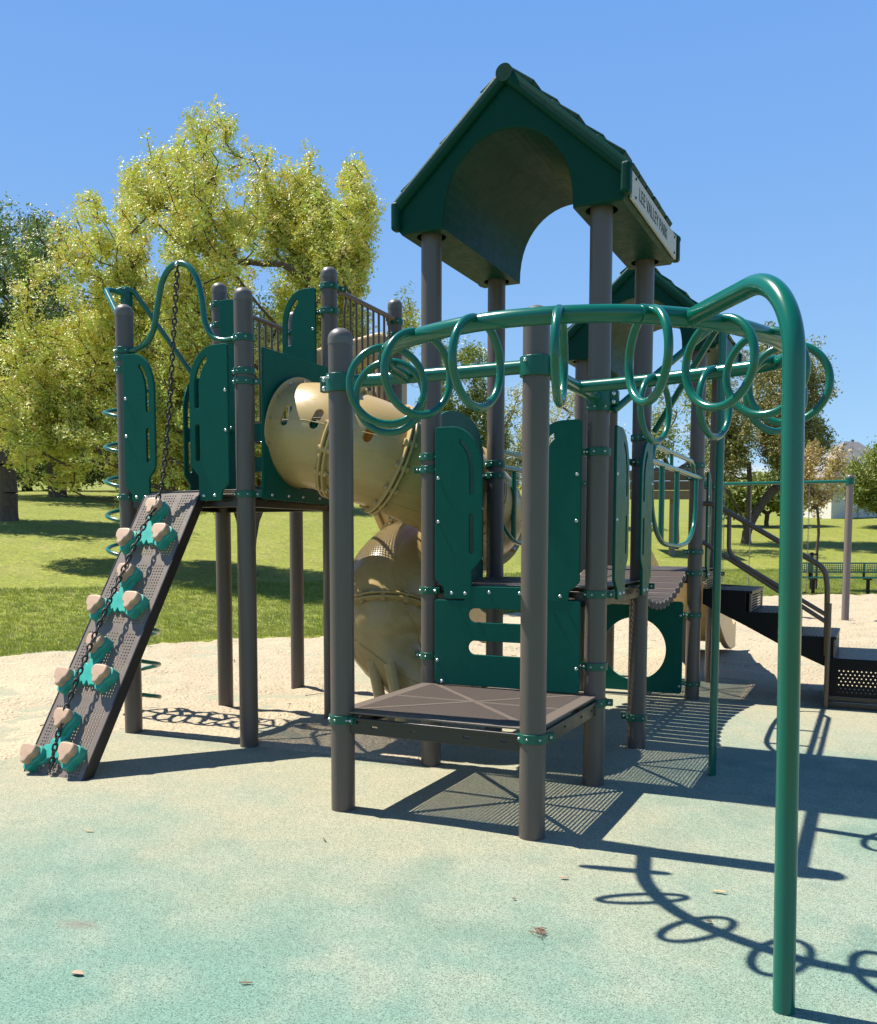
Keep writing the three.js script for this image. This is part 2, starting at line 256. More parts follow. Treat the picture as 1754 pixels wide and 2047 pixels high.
function deck(parent, u0, v0, h, cross = true) {
  const a = u0 - 0.03, b = u0 + M + 0.03, c = v0 - 0.03, d = v0 + M + 0.03, bars = [], e = 0.075, um = (a + b) / 2, vm = (c + d) / 2, t = 0.009;
  for (let v = c + e; v < d - e; v += 0.0185) bars.push(box(a + e * 0.8, b - e * 0.8, h - t, h, v, v + 0.0082, 0));
  for (let u = a + e; u < b - e; u += 0.022) bars.push(box(u, u + 0.0068, h - t, h - 0.0012, c + e * 0.8, d - e * 0.8, 0));
  for (const s of [[a, b, c, c + e], [a, b, d - e, d], [a, a + e, c + e, d - e], [b - e, b, c + e, d - e]]) bars.push(box(s[0], s[1], h - t - 0.001, h + 0.0008, s[2], s[3], 0.003));
  const top = part('deck', bars, Mt.deck, parent);
  if (cross) for (const s of [1, -1]) { const L = Math.hypot(b - a, d - c) - 0.22, g = new THREE.BoxGeometry(L, 0.0125, 0.03).rotateY(s * Math.PI / 4).translate(um, h - 0.0055 + s * 0.0004, -vm); part('deck_brace', g, Mt.deck, top); }
  part('deck_brace', new THREE.BoxGeometry(b - a - 0.1, 0.012, 0.028).translate(um, h - 0.0066, -vm), Mt.deck, top);
  const sk = [];
  for (const [plane, at, s0, s1] of [['v', c + 0.012, a + 0.07, b - 0.07], ['v', d - 0.012, a + 0.07, b - 0.07], ['u', a + 0.012, c + 0.07, d - 0.07], ['u', b - 0.012, c + 0.07, d - 0.07]]) {
    const s = roundRect(new THREE.Shape(), s0, h - 0.115, s1, h - 0.03, 0.004);
    for (const q of [0.15, 0.38, 0.68, 0.88]) { const x = lerp(s0, s1, q), p = new THREE.Path(); p.moveTo(x, h - 0.078); p.lineTo(x + 0.035, h - 0.078); p.lineTo(x + 0.035, h - 0.068); p.lineTo(x, h - 0.068); s.holes.push(p); }
    sk.push(plate(s, 0.011, plane, at, 0.002));
    const lip = at < (plane === 'v' ? vm : um) ? -0.02 : 0.02;
    sk.push(plane === 'v' ? box(s0, s1, h - 0.045, h - 0.028, at, at + lip, 0.005) : box(at, at + lip, h - 0.045, h - 0.028, s0, s1, 0.005));
    sk.push(plane === 'v' ? box(s0, s1, h - 0.118, h - 0.108, at - lip * 2, at, 0.002) : box(at - lip * 2, at, h - 0.118, h - 0.108, s0, s1, 0.002));
  }
  part('deck_skirt', sk, Mt.skirt, top);
  return top;
}
function entryPanel(parent, plane, at, start, sgn, h0, H = 1.045, w = 0.31, face = -1, label) {
  const X = (a) => start + sgn * a, s = new THREE.Shape();
  const arc = [[0, H - 0.012], [0.012, H], [w * 0.36, H]]; for (let i = 1; i <= 12; i++) { const t = i / 12 * Math.PI / 2; arc.push([w * 0.36 + w * 0.64 * Math.sin(t), H - 0.27 * (1 - Math.cos(t))]); }
  const out = [...arc, [w, 0.25], [w - 0.008, 0.235], [w * 0.79, 0.17], [w * 0.785, 0.155], [w * 0.785, 0.012], [w * 0.745, 0], [0.08, 0], [0.066, 0.012], [0.064, 0.052], [0.058, 0.064], [0.006, 0.112], [0, 0.125]];
  out.forEach(([a, h], i) => i ? s.lineTo(X(a), h0 + h) : s.moveTo(X(a), h0 + h)); s.closePath();
  const slot = new THREE.Path(), sp = []; // upper slot follows the curve of the edge
  for (let i = 0; i <= 10; i++) { const t = lerp(0.36, Math.PI / 2, i / 10); sp.push([w * 0.36 + (w * 0.64 - 0.045) * Math.sin(t), H - 0.055 - 0.225 * (1 - Math.cos(t))]); }
  sp.push([w - 0.045, H * 0.60 + 0.012], [w - 0.053, H * 0.60 + 0.002], [w - 0.066, H * 0.60], [w - 0.079, H * 0.60 + 0.004], [w - 0.084, H * 0.60 + 0.018]);
  for (let i = 10; i >= 0; i--) { const t = lerp(0.42, Math.PI / 2, i / 10); sp.push([w * 0.36 + (w * 0.64 - 0.084) * Math.sin(t), H - 0.085 - 0.2 * (1 - Math.cos(t))]); }
  sp.forEach(([a, h], i) => i ? slot.lineTo(X(a), h0 + h) : slot.moveTo(X(a), h0 + h)); s.holes.push(slot);
  s.holes.push(capsule(X(w - 0.066), h0 + H * 0.26, h0 + H * 0.5, 0.04));
  const p = part('entry_panel', plate(s, 0.019, plane, at), Mt.panel, parent, label ? { label } : undefined);
  const bs = [[0.022, 0.735], [0.022, 0.47], [w * 0.37, 0.034], [w * 0.66, 0.034]].map(([a, h]) => plane === 'v' ? bolt(X(a), h0 + h * (h > 0.1 ? H / 1.045 : 1), at + face * 0.009, [0, 0, face]) : bolt(at + face * 0.009, h0 + h, X(a), [face, 0, 0]));
  for (const b of bs) part('bolt', b, Mt.steel, p);
  return p;
}

// ---------------------------------------------------------------- gable roofs
const font = await new FontLoader().loadAsync('fonts/droid/droid_sans_regular.typeface.json');
const csg = new Evaluator(); csg.attributes = ['position', 'normal', 'uv']; csg.useGroups = false;
function gableRoof(parent, u0, v0, e, sign) { // e: height of the eaves' underside; ridge along v
  const c = u0 + M / 2, hw = 0.71, top = e + 0.84, v1 = v0 - 0.12, v2 = v0 + M + 0.13, ew = e + 0.2;
  const s = new THREE.Shape(); s.moveTo(c - hw + 0.03, e); s.lineTo(c - hw, e + 0.035); s.lineTo(c - hw, ew - 0.02); s.lineTo(c - 0.05, top - 0.045); s.quadraticCurveTo(c, top, c + 0.05, top - 0.045); s.lineTo(c + hw, ew - 0.02); s.lineTo(c + hw, e + 0.035); s.lineTo(c + hw - 0.03, e);
  s.lineTo(c + 0.40, e); for (let i = 1; i < 26; i++) { const a = i / 26 * Math.PI; s.lineTo(c + 0.40 * Math.cos(a), e + 0.50 * Math.pow(Math.sin(a), 0.85)); } s.lineTo(c - 0.40, e); s.closePath();
  const ext = (sh, d, z, bv = 0.012) => new THREE.ExtrudeGeometry(sh, { depth: d - 2 * bv, bevelEnabled: true, bevelThickness: bv, bevelSize: bv, bevelOffset: -bv, bevelSegments: 3, curveSegments: 10 }).translate(0, 0, -z - d + bv);
  let body = new Brush(ext(s, v2 - v1, v1));
  for (const [pu, pv] of [[u0, v0], [u0 + M, v0], [u0, v0 + M], [u0 + M, v0 + M]]) { const q = new Brush(new THREE.CylinderGeometry(0.09, 0.092, 0.2, 28).translate(pu, e, -pv)); q.updateMatrixWorld(); body.updateMatrixWorld(); body = csg.evaluate(body, q, SUBTRACTION); }
  const roof = part('roof', body.geometry, Mt.roof, parent);
  const ang = Math.atan2(top - ew, hw), L = Math.hypot(top - ew, hw) + 0.05, rim = [];
  for (const sd of [-1, 1]) { // rolled rims along the gables, and eaves boards
    const A = (v) => P(c + sd * (hw - 0.005), ew - 0.045, v), B = (v) => P(c + sd * 0.015, top - 0.055, v);
    for (const v of [v1 - 0.012, v2 + 0.012]) { const g = new RoundedBoxGeometry(L - 0.02, 0.075, 0.06, 4, 0.029).rotateZ(sd * -ang); const m = A(v).add(B(v)).multiplyScalar(0.5); rim.push(g.translate(m.x, m.y, m.z)); const a = A(v); rim.push(new RoundedBoxGeometry(0.055, 0.17, 0.07, 3, 0.02).translate(a.x, e + 0.105, a.z)); }
  }
  rim.push(cyl(P(c, top - 0.05, v1 - 0.045), P(c, top - 0.05, v2 + 0.045), 0.05, 0.05, 18));
  part('roof_rim', rim, Mt.roof, roof);
  const tile = [0, 1, 2].map((k) => new RoundedBoxGeometry(0.2, 0.03, 0.168 - 0.006 * k, 1, 0.007)), rr = rng(31);
  let n = (v2 - v1 - 0.02) / 7;
  for (const sd of [-1, 1]) for (let r = 0; r < 5; r++) for (let k = 0; k < 7; k++) {
    const x = 0.085 + r * 0.178 + (rr() - 0.5) * 0.012, g = tile[(k + r) % 3].clone().rotateZ(sd * 0.11).rotateZ(-sd * ang);
    const cx = c + sd * (0.0 + x * Math.cos(ang)), cy = top - 0.012 - x * Math.sin(ang), cz = -(v1 + 0.01 + n * (k + 0.5) + (r % 2 ? 0.02 : -0.02));
    part('shingle', g.translate(cx + sd * 0.012, cy + 0.012, cz), Mt.roof, roof);
  }
  if (sign) {
    const x = c + hw;
    part('sign_panel', box(x, x + 0.014, e + 0.014, ew - 0.036, v1 + 0.045, v2 - 0.06, 0.003), Mt.sign, roof, { label: 'pale name board along the right eave' });
    const t = new TextGeometry('LEE VALLEY PARK', { font, size: 0.062, depth: 0.0015, curveSegments: 3, bevelEnabled: false }); t.computeBoundingBox();
    const w = t.boundingBox.max.x; t.scale(0.76 / w, 1.15, 1).rotateY(Math.PI / 2).translate(x + 0.0145, e + 0.055, -(v1 + 0.2));
    part('sign_lettering', t, Mt.ink, roof);
    for (const [v, h] of [[v1 + 0.12, ew - 0.06], [v1 + 0.12, e + 0.04], [v2 - 0.13, ew - 0.06], [v2 - 0.13, e + 0.04]]) part('bolt', bolt(x + 0.014, h, v, [1, 0, 0], 0.009), Mt.skirt, roof);
  }
  return roof;
}

// ---------------------------------------------------------------- the roofed tower with its step deck
const dA = 0.535, dB = 1.165, dC = 1.775, dD = 2.39, eaveA = 3.285, eaveT = 3.09;
{
  const t = thing('play_tower', 'grey-brown post tower under the nearest, largest green gable roof, with a low step deck', 'play tower', FA, 0, 0);
  post(t, 0, 0, 2.522, true, [[dA - 0.045, -25]]); post(t, M, 0, 2.522, true, [[dA - 0.045, 35]]);
  post(t, 0, M, eaveA + 0.09, false, [[1.948, -30], [1.87, 200], [1.119, -40], [0.705, 190], [dA - 0.06, -60]]);
  post(t, M, M, eaveA + 0.09, false, [[2.19, 20], [1.939, -150], [1.122, 10], [0.703, 200], [dA - 0.045, 10]]);
  post(t, 0, 2 * M, eaveA + 0.09, false, [[1.985, 150], [1.9, -150], [1.119, 150]]);
  post(t, M, 2 * M, eaveA + 0.09, false, [[2.124, -60], [1.96, -120], [1.122, 0], [0.212, 180]]);
  { const g = [], r2 = rng(17); for (let i = 0; i < 26; i++) { const a = -1.75 + (r2() - 0.5) * 1.0, h = 1.105 + (r2() - 0.5) * 0.014 + 0.008 * Math.sin(a * 9), w = 0.03 + r2() * 0.09, d = 0.002 + r2() * 0.006; g.push(new THREE.CylinderGeometry(0.0638, 0.0638, d, 6, 1, true, a - w / 2 + Math.PI / 2 + Math.PI, w).translate(0, h, 0)); } part('scuff', g, std({ color: lin(0.42, 0.41, 0.38), roughness: 0.6, side: THREE.DoubleSide }), t, { kind: 'stuff' }); }
  deck(t, 0, 0, dA); deck(t, 0, M, dB);
  { // board with two hand slots between the low deck and the high one
    const s = new THREE.Shape(); const o = [[0.07, 0.56], [0.085, 0.545], [0.985, 0.545], [1.0, 0.56], [1.0, 1.075], [0.99, 1.085], [0.765, 1.085], [0.755, 1.095], [0.755, 1.145], [0.745, 1.155], [0.285, 1.155], [0.275, 1.145], [0.275, 1.075], [0.265, 1.066], [0.08, 1.066], [0.07, 1.056]];
    o.forEach(([x, y], i) => i ? s.lineTo(x, y) : s.moveTo(x, y)); s.closePath();
    for (const h of [0.978, 0.78]) { const p = new THREE.Path(), r = 0.042; p.moveTo(0.297 + r, h - r); p.lineTo(0.773 - r, h - r); p.absarc(0.773 - r, h, r, -Math.PI / 2, Math.PI / 2); p.lineTo(0.297 + r, h + r); p.absarc(0.297 + r, h, r, Math.PI / 2, 1.5 * Math.PI); s.holes.push(p); }
    const p = part('riser_panel', plate(s, 0.019, 'v', M - 0.085), Mt.panel, t, { label: 'lower green board with two long slots' });
    for (const [u, h] of [[0.088, 0.69], [0.982, 0.69], [0.435, 1.12], [0.63, 1.12], [0.12, 0.56]]) part('bolt', bolt(u, h, M - 0.0955, [0, 0, -1]), Mt.steel, p);
  }
  entryPanel(t, 'v', M - 0.087, 0.072, 1, 1.075); entryPanel(t, 'v', M - 0.087, M - 0.072, -1, 1.075);
  entryPanel(t, 'u', M + 0.085, M + 0.06, 1, 1.085, 1.01, 0.31, 1); entryPanel(t, 'u', M + 0.085, 2 * M - 0.06, -1, 1.075, 1.01, 0.31, 1);
  { // closed side board with an arched top
    const s = new THREE.Shape(); const a = M + 0.10, b = 2 * M - 0.10, c = (a + b) / 2; s.moveTo(a, 1.1); s.lineTo(b, 1.1); s.lineTo(b, 1.98); s.quadraticCurveTo(b - 0.01, 2.3, c, 2.3); s.quadraticCurveTo(a + 0.01, 2.3, a, 1.98); s.closePath();
    const p = part('side_panel', plate(s, 0.02, 'u', -0.06), Mt.panel, t); for (const h of [1.3, 1.66, 1.9]) part('bolt', bolt(-0.049, h, b - 0.03, [1, 0, 0]), Mt.steel, p);
  }
  gableRoof(t, 0, M, eaveA, true);
}
// ---------------------------------------------------------------- the far tower
{
  const t = thing('play_tower', 'far tower under the smaller looking green gable roof beyond the sagging bridge', 'play tower', FA, 0, 4 * M);
  post(t, 0, 4 * M, eaveT + 0.08, false, [[1.96, -90], [1.1, -60]]); post(t, M, 4 * M, eaveT + 0.08, false, [[2.093, -160], [1.983, -140], [1.329, 200], [1.136, 200], [0.763, 190], [0.14, 190]]);
  post(t, 0, 5 * M, eaveT + 0.08, false, [[1.1, 0]]); post(t, M, 5 * M, eaveT + 0.08, false, [[1.96, 180], [1.1, 0]]);
  deck(t, 0, 4 * M, dB);
  { const s = roundRect(new THREE.Shape(), 0.085, 0.05, 0.99, 0.885, 0.03), p = new THREE.Path(); p.absarc(0.555, 0.44, 0.288, 0, Math.PI * 2, true); s.holes.push(p); const q = part('crawl_panel', plate(s, 0.02, 'v', 4 * M - 0.085, 0.004, 36), Mt.panel, t, { label: 'dark green board with a round crawl hole' }); for (const [u, h] of [[0.97, 0.76], [0.97, 0.12]]) part('bolt', bolt(u, h, 4 * M - 0.096, [0, 0, -1]), Mt.steel, q); }
  entryPanel(t, 'u', M + 0.085, 4 * M + 0.06, 1, 1.09, 0.95, 0.2, 1);
  gableRoof(t, 0, 4 * M, eaveT, false);
}
// ---------------------------------------------------------------- the left tower
{
  const t = thing('play_tower', 'tall left tower of dome-capped posts with two high decks and brown barred railings', 'play tower', FB, 0, 0);
  post(t, 0, 0, 3.126, true, [[2.792, 0], [2.74, 180], [2.65, 10], [1.74, 0]]); post(t, M, 0, 3.122, true, [[2.786, 180], [2.564, 170], [2.498, 20], [1.742, 20]]);
  post(t, 0, M, 3.543, true, [[3.36, 170], [3.19, 180], [2.5, 200], [1.742, 180]]); post(t, M, M, 3.537, true, [[3.384, 60, 0.07], [3.194, 200], [1.742, 20]]);
  post(t, 0, 2 * M, 3.546, true, [[3.34, -90, 0.06], [3.2, 180], [3.1, 190], [2.3, 0]]); post(t, M, 2 * M, 3.54, true, [[3.34, -90, 0.07], [3.22, 150], [3.08, 150], [2.3, 0]]);
  deck(t, 0, 0, dC); deck(t, 0, M, dD);
  entryPanel(t, 'v', -0.087, 0.066, 1, 1.70, 1.045, 0.29); entryPanel(t, 'v', -0.087, M - 0.066, -1, 1.70, 1.045, 0.33);
  entryPanel(t, 'v', M - 0.087, 0.066, 1, dD - 0.08, 1.06, 0.3); entryPanel(t, 'v', M - 0.087, M - 0.066, -1, dD - 0.08, 1.06, 0.31);
  entryPanel(t, 'u', -0.08, M - 0.06, -1, 1.70, 1.045, 0.31);
  { // ladder boards between the two decks
    const s = roundRect(new THREE.Shape(), 0.09, 1.72, M - 0.09, 2.37, 0.02); for (const h of [1.92, 2.16]) { const p = new THREE.Path(); p.moveTo(0.2, h - 0.06); p.lineTo(0.2, h + 0.06); p.lineTo(M - 0.12, h + 0.06); p.lineTo(M - 0.12, h - 0.06); s.holes.push(p); } part('riser_panel', plate(s, 0.02, 'v', M - 0.06), Mt.panel, t);
  }
  { // board that carries the tube slide
    const s = poly([[0.105, 1.715], [0.97, 1.70], [0.965, 2.745], [0.12, 2.745]]); const p = new THREE.Path(); p.absarc(0.535, 2.19, 0.385, 0, Math.PI * 2, true); s.holes.push(p);
    const q = part('slide_panel', plate(s, 0.02, 'u', M + 0.062, 0.004, 40), Mt.panel, t, { label: 'green board around the mouth of the tube slide' });
    for (const v of [0.2, 0.4, 0.58, 0.8]) part('bolt', bolt(M + 0.073, 1.745, v, [1, 0, 0]), Mt.steel, q);
  }
  for (const u of [M + 0.02, -0.02]) { // barred railings beside the upper deck
    const a = M + 0.11, b = 2 * M - 0.04, rl = part('railing', [bent([P(u, 3.375, a - 0.02), P(u, 3.355, b)], 0.021, 0.02), bent([P(u, 2.42, a), P(u, 2.42, b)], 0.017, 0.02)], Mt.rail, t, { label: 'brown railing of round bars' });
    for (let k = 0; k < 9; k++) { const v = lerp(a + 0.08, b - 0.1, k / 8), e = k === 0 ? -0.035 : k === 8 ? 0.035 : 0; part('baluster', bent([P(u, 2.42, v), P(u, 3.27, v), P(u, 3.362, v - e)], 0.011, 0.07, 8), Mt.rail, rl); }
  }
}
// ---------------------------------------------------------------- tube slide
{
  const t = thing('tube_slide', 'tan spiral tube slide with oval windows coming down from the left tower', 'slide', FB, M + 0.5, 1.0);
  const S = M + 0.075, cv = M / 2;
  const pts = [[-0.02, 0, 2.19], [0.22, 0.0, 2.165], [0.48, 0.07, 2.08], [0.70, 0.27, 1.97], [0.83, 0.6, 1.86], [0.86, 1.0, 1.76], [0.85, 1.32, 1.66], [0.68, 1.6, 1.53], [0.46, 1.62, 1.40], [0.31, 1.38, 1.29], [0.27, 1.08, 1.17], [0.28, 0.86, 1.02], [0.32, 0.72, 0.80], [0.41, 0.64, 0.56], [0.62, 0.6, 0.38], [0.98, 0.58, 0.29]].map(([u, v, h]) => P(S + u, h, cv + v));
  const curve = new THREE.CatmullRomCurve3(pts, false, 'centripetal');
  const NF = 240, fr = curve.computeFrenetFrames(NF, false), R = 0.365;
  const frame = (s) => { const p = curve.getPointAt(s), d = curve.getTangentAt(s), side = d.clone().cross(V3(0, 1, 0)).normalize(), up = side.clone().cross(d).normalize(); return { p, d, side, up }; };
  const onTube = (s, phi, r) => { const f = frame(s); return f.p.clone().addScaledVector(f.up, Math.cos(phi) * r).addScaledVector(f.side, Math.sin(phi) * r); };
  function shell(s0, s1, ro, ri, nl = 22, nr = 56, bulge = 0.012) {
    const pos = [], uv = [], idx = []; const add = (s, phi, r, w) => { const q = onTube(s, phi, r); pos.push(q.x, q.y, q.z); uv.push(phi * 0.38, w); };
    for (const [sd, r] of [[0, ro], [1, ri]]) for (let i = 0; i <= nl; i++) for (let j = 0; j < nr; j++) { const s = lerp(s0, s1, i / nl), b = bulge * Math.pow(Math.sin(Math.PI * i / nl), 0.6); add(s, j / nr * Math.PI * 2, (r + b) * slim(s), s * 4); }
    const id = (sd, i, j) => sd * (nl + 1) * nr + i * nr + (j % nr);
    for (let i = 0; i < nl; i++) for (let j = 0; j < nr; j++) { idx.push(id(0, i, j), id(0, i, j + 1), id(0, i + 1, j), id(0, i, j + 1), id(0, i + 1, j + 1), id(0, i + 1, j)); idx.push(id(1, i, j), id(1, i + 1, j), id(1, i, j + 1), id(1, i, j + 1), id(1, i + 1, j), id(1, i + 1, j + 1)); }
    for (let j = 0; j < nr; j++) { idx.push(id(0, 0, j), id(1, 0, j), id(0, 0, j + 1), id(0, 0, j + 1), id(1, 0, j), id(1, 0, j + 1)); idx.push(id(0, nl, j), id(0, nl, j + 1), id(1, nl, j), id(0, nl, j + 1), id(1, nl, j + 1), id(1, nl, j)); }
    const g = new THREE.BufferGeometry(); g.setAttribute('position', new THREE.Float32BufferAttribute(pos, 3)); g.setAttribute('uv', new THREE.Float32BufferAttribute(uv, 2)); g.setIndex(idx); g.computeVertexNormals(); return g;
  }
  const cuts = [0, 0.085, 0.158, 0.325, 0.48, 0.635, 0.795, 0.985], slim = (s) => 1 - 0.45 * sstep(0.80, 0.91, s);
  const wins = { 0: [[0.033, 1.28], [0.066, 1.28]], 1: [[0.118, 1.32]], 2: [[0.205, 1.25]] };
  for (let k = 0; k < 7; k++) {
    let g = shell(cuts[k] + 0.001, cuts[k + 1] - 0.001, R, R - 0.014);
    for (const [s, phi] of wins[k] ?? []) {
      const f = frame(s), n = f.up.clone().multiplyScalar(Math.cos(phi)).addScaledVector(f.side, Math.sin(phi)), x = f.d.clone(), y = n.clone().cross(x).normalize();
      const sh = new THREE.Shape(capsule(0, -0.075, 0.075, 0.062).getPoints(16)), pr = new THREE.ExtrudeGeometry(sh, { depth: 0.16, bevelEnabled: false });
      pr.translate(0, 0, -0.08).rotateZ(-0.12).applyMatrix4(new THREE.Matrix4().makeBasis(x, y, n)).translate(...onTube(s, phi, R).toArray());
      const A = new Brush(g), B = new Brush(pr); A.updateMatrixWorld(); B.updateMatrixWorld(); g = csg.evaluate(A, B, SUBTRACTION).geometry;
    }
    const sec = part('tube_section', g, Mt.beige, t);
    for (const phi of [-0.35, 1.35, 2.6, 4.4]) { const q = []; for (let i = 0; i <= 14; i++) { const s = lerp(cuts[k] + 0.004, cuts[k + 1] - 0.004, i / 14); q.push(onTube(s, phi, slim(s) * R + 0.012 * Math.pow(Math.sin(Math.PI * (s - cuts[k]) / (cuts[k + 1] - cuts[k])), 0.6) - 0.001)); } part('mould_seam', new THREE.TubeGeometry(new THREE.CatmullRomCurve3(q), 30, 0.0035, 5), Mt.beige, sec); }
    { // bolted flange where two sections meet
      const s = k === 0 ? 0.006 : cuts[k], gs = [], bs = [], f = frame(s), w = k === 0 ? 0.02 : 0.03;
      for (const o of k === 0 ? [0] : [-0.5, 0.5]) { const ring = new THREE.LatheGeometry([[R - 0.012, -w / 2], [R + 0.045, -w / 2 + 0.004], [R + 0.05, 0], [R + 0.045, w / 2 - 0.004], [R - 0.012, w / 2]].map(([x, y]) => new THREE.Vector2(x, y)), 64); ring.applyQuaternion(new THREE.Quaternion().setFromUnitVectors(V3(0, 1, 0), f.d)); const c = f.p.clone().addScaledVector(f.d, o * (w + 0.004)); gs.push(ring.translate(c.x, c.y, c.z)); }
      for (let j = 0; j < 14; j++) { const a = j / 14 * Math.PI * 2, c = f.p.clone().addScaledVector(f.up, Math.cos(a) * (R + 0.022)).addScaledVector(f.side, Math.sin(a) * (R + 0.022)); if (k) gs.push(cyl(c.clone().addScaledVector(f.d, -0.045), c.clone().addScaledVector(f.d, 0.045), 0.024, 0.024, 12)); bs.push(cyl(c.clone().addScaledVector(f.d, -0.05), c.clone().addScaledVector(f.d, k ? 0.052 : 0.016), 0.009, 0.009, 8)); }
      const fl = part('flange', gs, Mt.beige, sec); part('flange_bolt', bs, Mt.steel, fl, { kind: 'stuff' });
    }
  }
  for (const [u, v] of [[0.36, 0.42], [0.58, 0.30], [0.62, 0.7]]) part('foot', bent([P(S + u, 0.52, cv + v), P(S + u + 0.07, 0.24, cv + v), P(S + u + 0.13, -0.06, cv + v)], 0.045, 0.2, 12), Mt.beige, t);
}
// slide behind the upper deck of the left tower
{
  const t = thing('slide', 'tan hooded slide behind the barred railing of the left tower', 'slide', FB, M / 2, 2 * M);
  const s = new THREE.Shape(); s.moveTo(0.12, 2.30); s.lineTo(0.12, 3.10); s.quadraticCurveTo(0.13, 3.2, 0.25, 3.21); s.lineTo(0.85, 3.29); s.quadraticCurveTo(0.96, 3.29, 0.96, 3.18); s.lineTo(0.96, 2.30); s.lineTo(0.82, 2.30); s.lineTo(0.82, 2.95); s.quadraticCurveTo(0.82, 3.08, 0.7, 3.08); s.lineTo(0.38, 3.06); s.quadraticCurveTo(0.26, 3.06, 0.26, 2.94); s.lineTo(0.26, 2.30); s.closePath();
  part('hood', new THREE.ExtrudeGeometry(s, { depth: 0.34, bevelEnabled: true, bevelThickness: 0.03, bevelSize: 0.03, bevelOffset: -0.03, bevelSegments: 3 }).translate(0, 0, -2 * M - 0.42), Mt.beige, t);
  const c = []; for (let i = 0; i <= 20; i++) { const k = i / 20; c.push([2 * M + 0.05 + k * 2.9, lerp(2.42, 0.3, sstep(0.02, 0.95, k))]); }
  const prof = new THREE.Shape(); c.forEach(([v, h], i) => i ? prof.lineTo(v, h) : prof.moveTo(v, h)); [...c].reverse().forEach(([v, h]) => prof.lineTo(v, h - 0.05)); prof.closePath();
  const wall = new THREE.Shape(); c.forEach(([v, h], i) => i ? wall.lineTo(v, h + 0.24) : wall.moveTo(v, h + 0.34)); [...c].reverse().forEach(([v, h]) => wall.lineTo(v, h - 0.09)); wall.closePath();
  part('chute', new THREE.ExtrudeGeometry(prof, { depth: 0.5, bevelEnabled: false }).rotateY(Math.PI / 2).translate(M / 2 - 0.25, 0, 0), Mt.beige, t);
  for (const u of [M / 2 - 0.31, M / 2 + 0.25]) part('side_wall', new THREE.ExtrudeGeometry(wall, { depth: 0.04, bevelEnabled: true, bevelThickness: 0.012, bevelSize: 0.012, bevelSegments: 2 }).rotateY(Math.PI / 2).translate(u, 0, 0), Mt.beige, t);
}
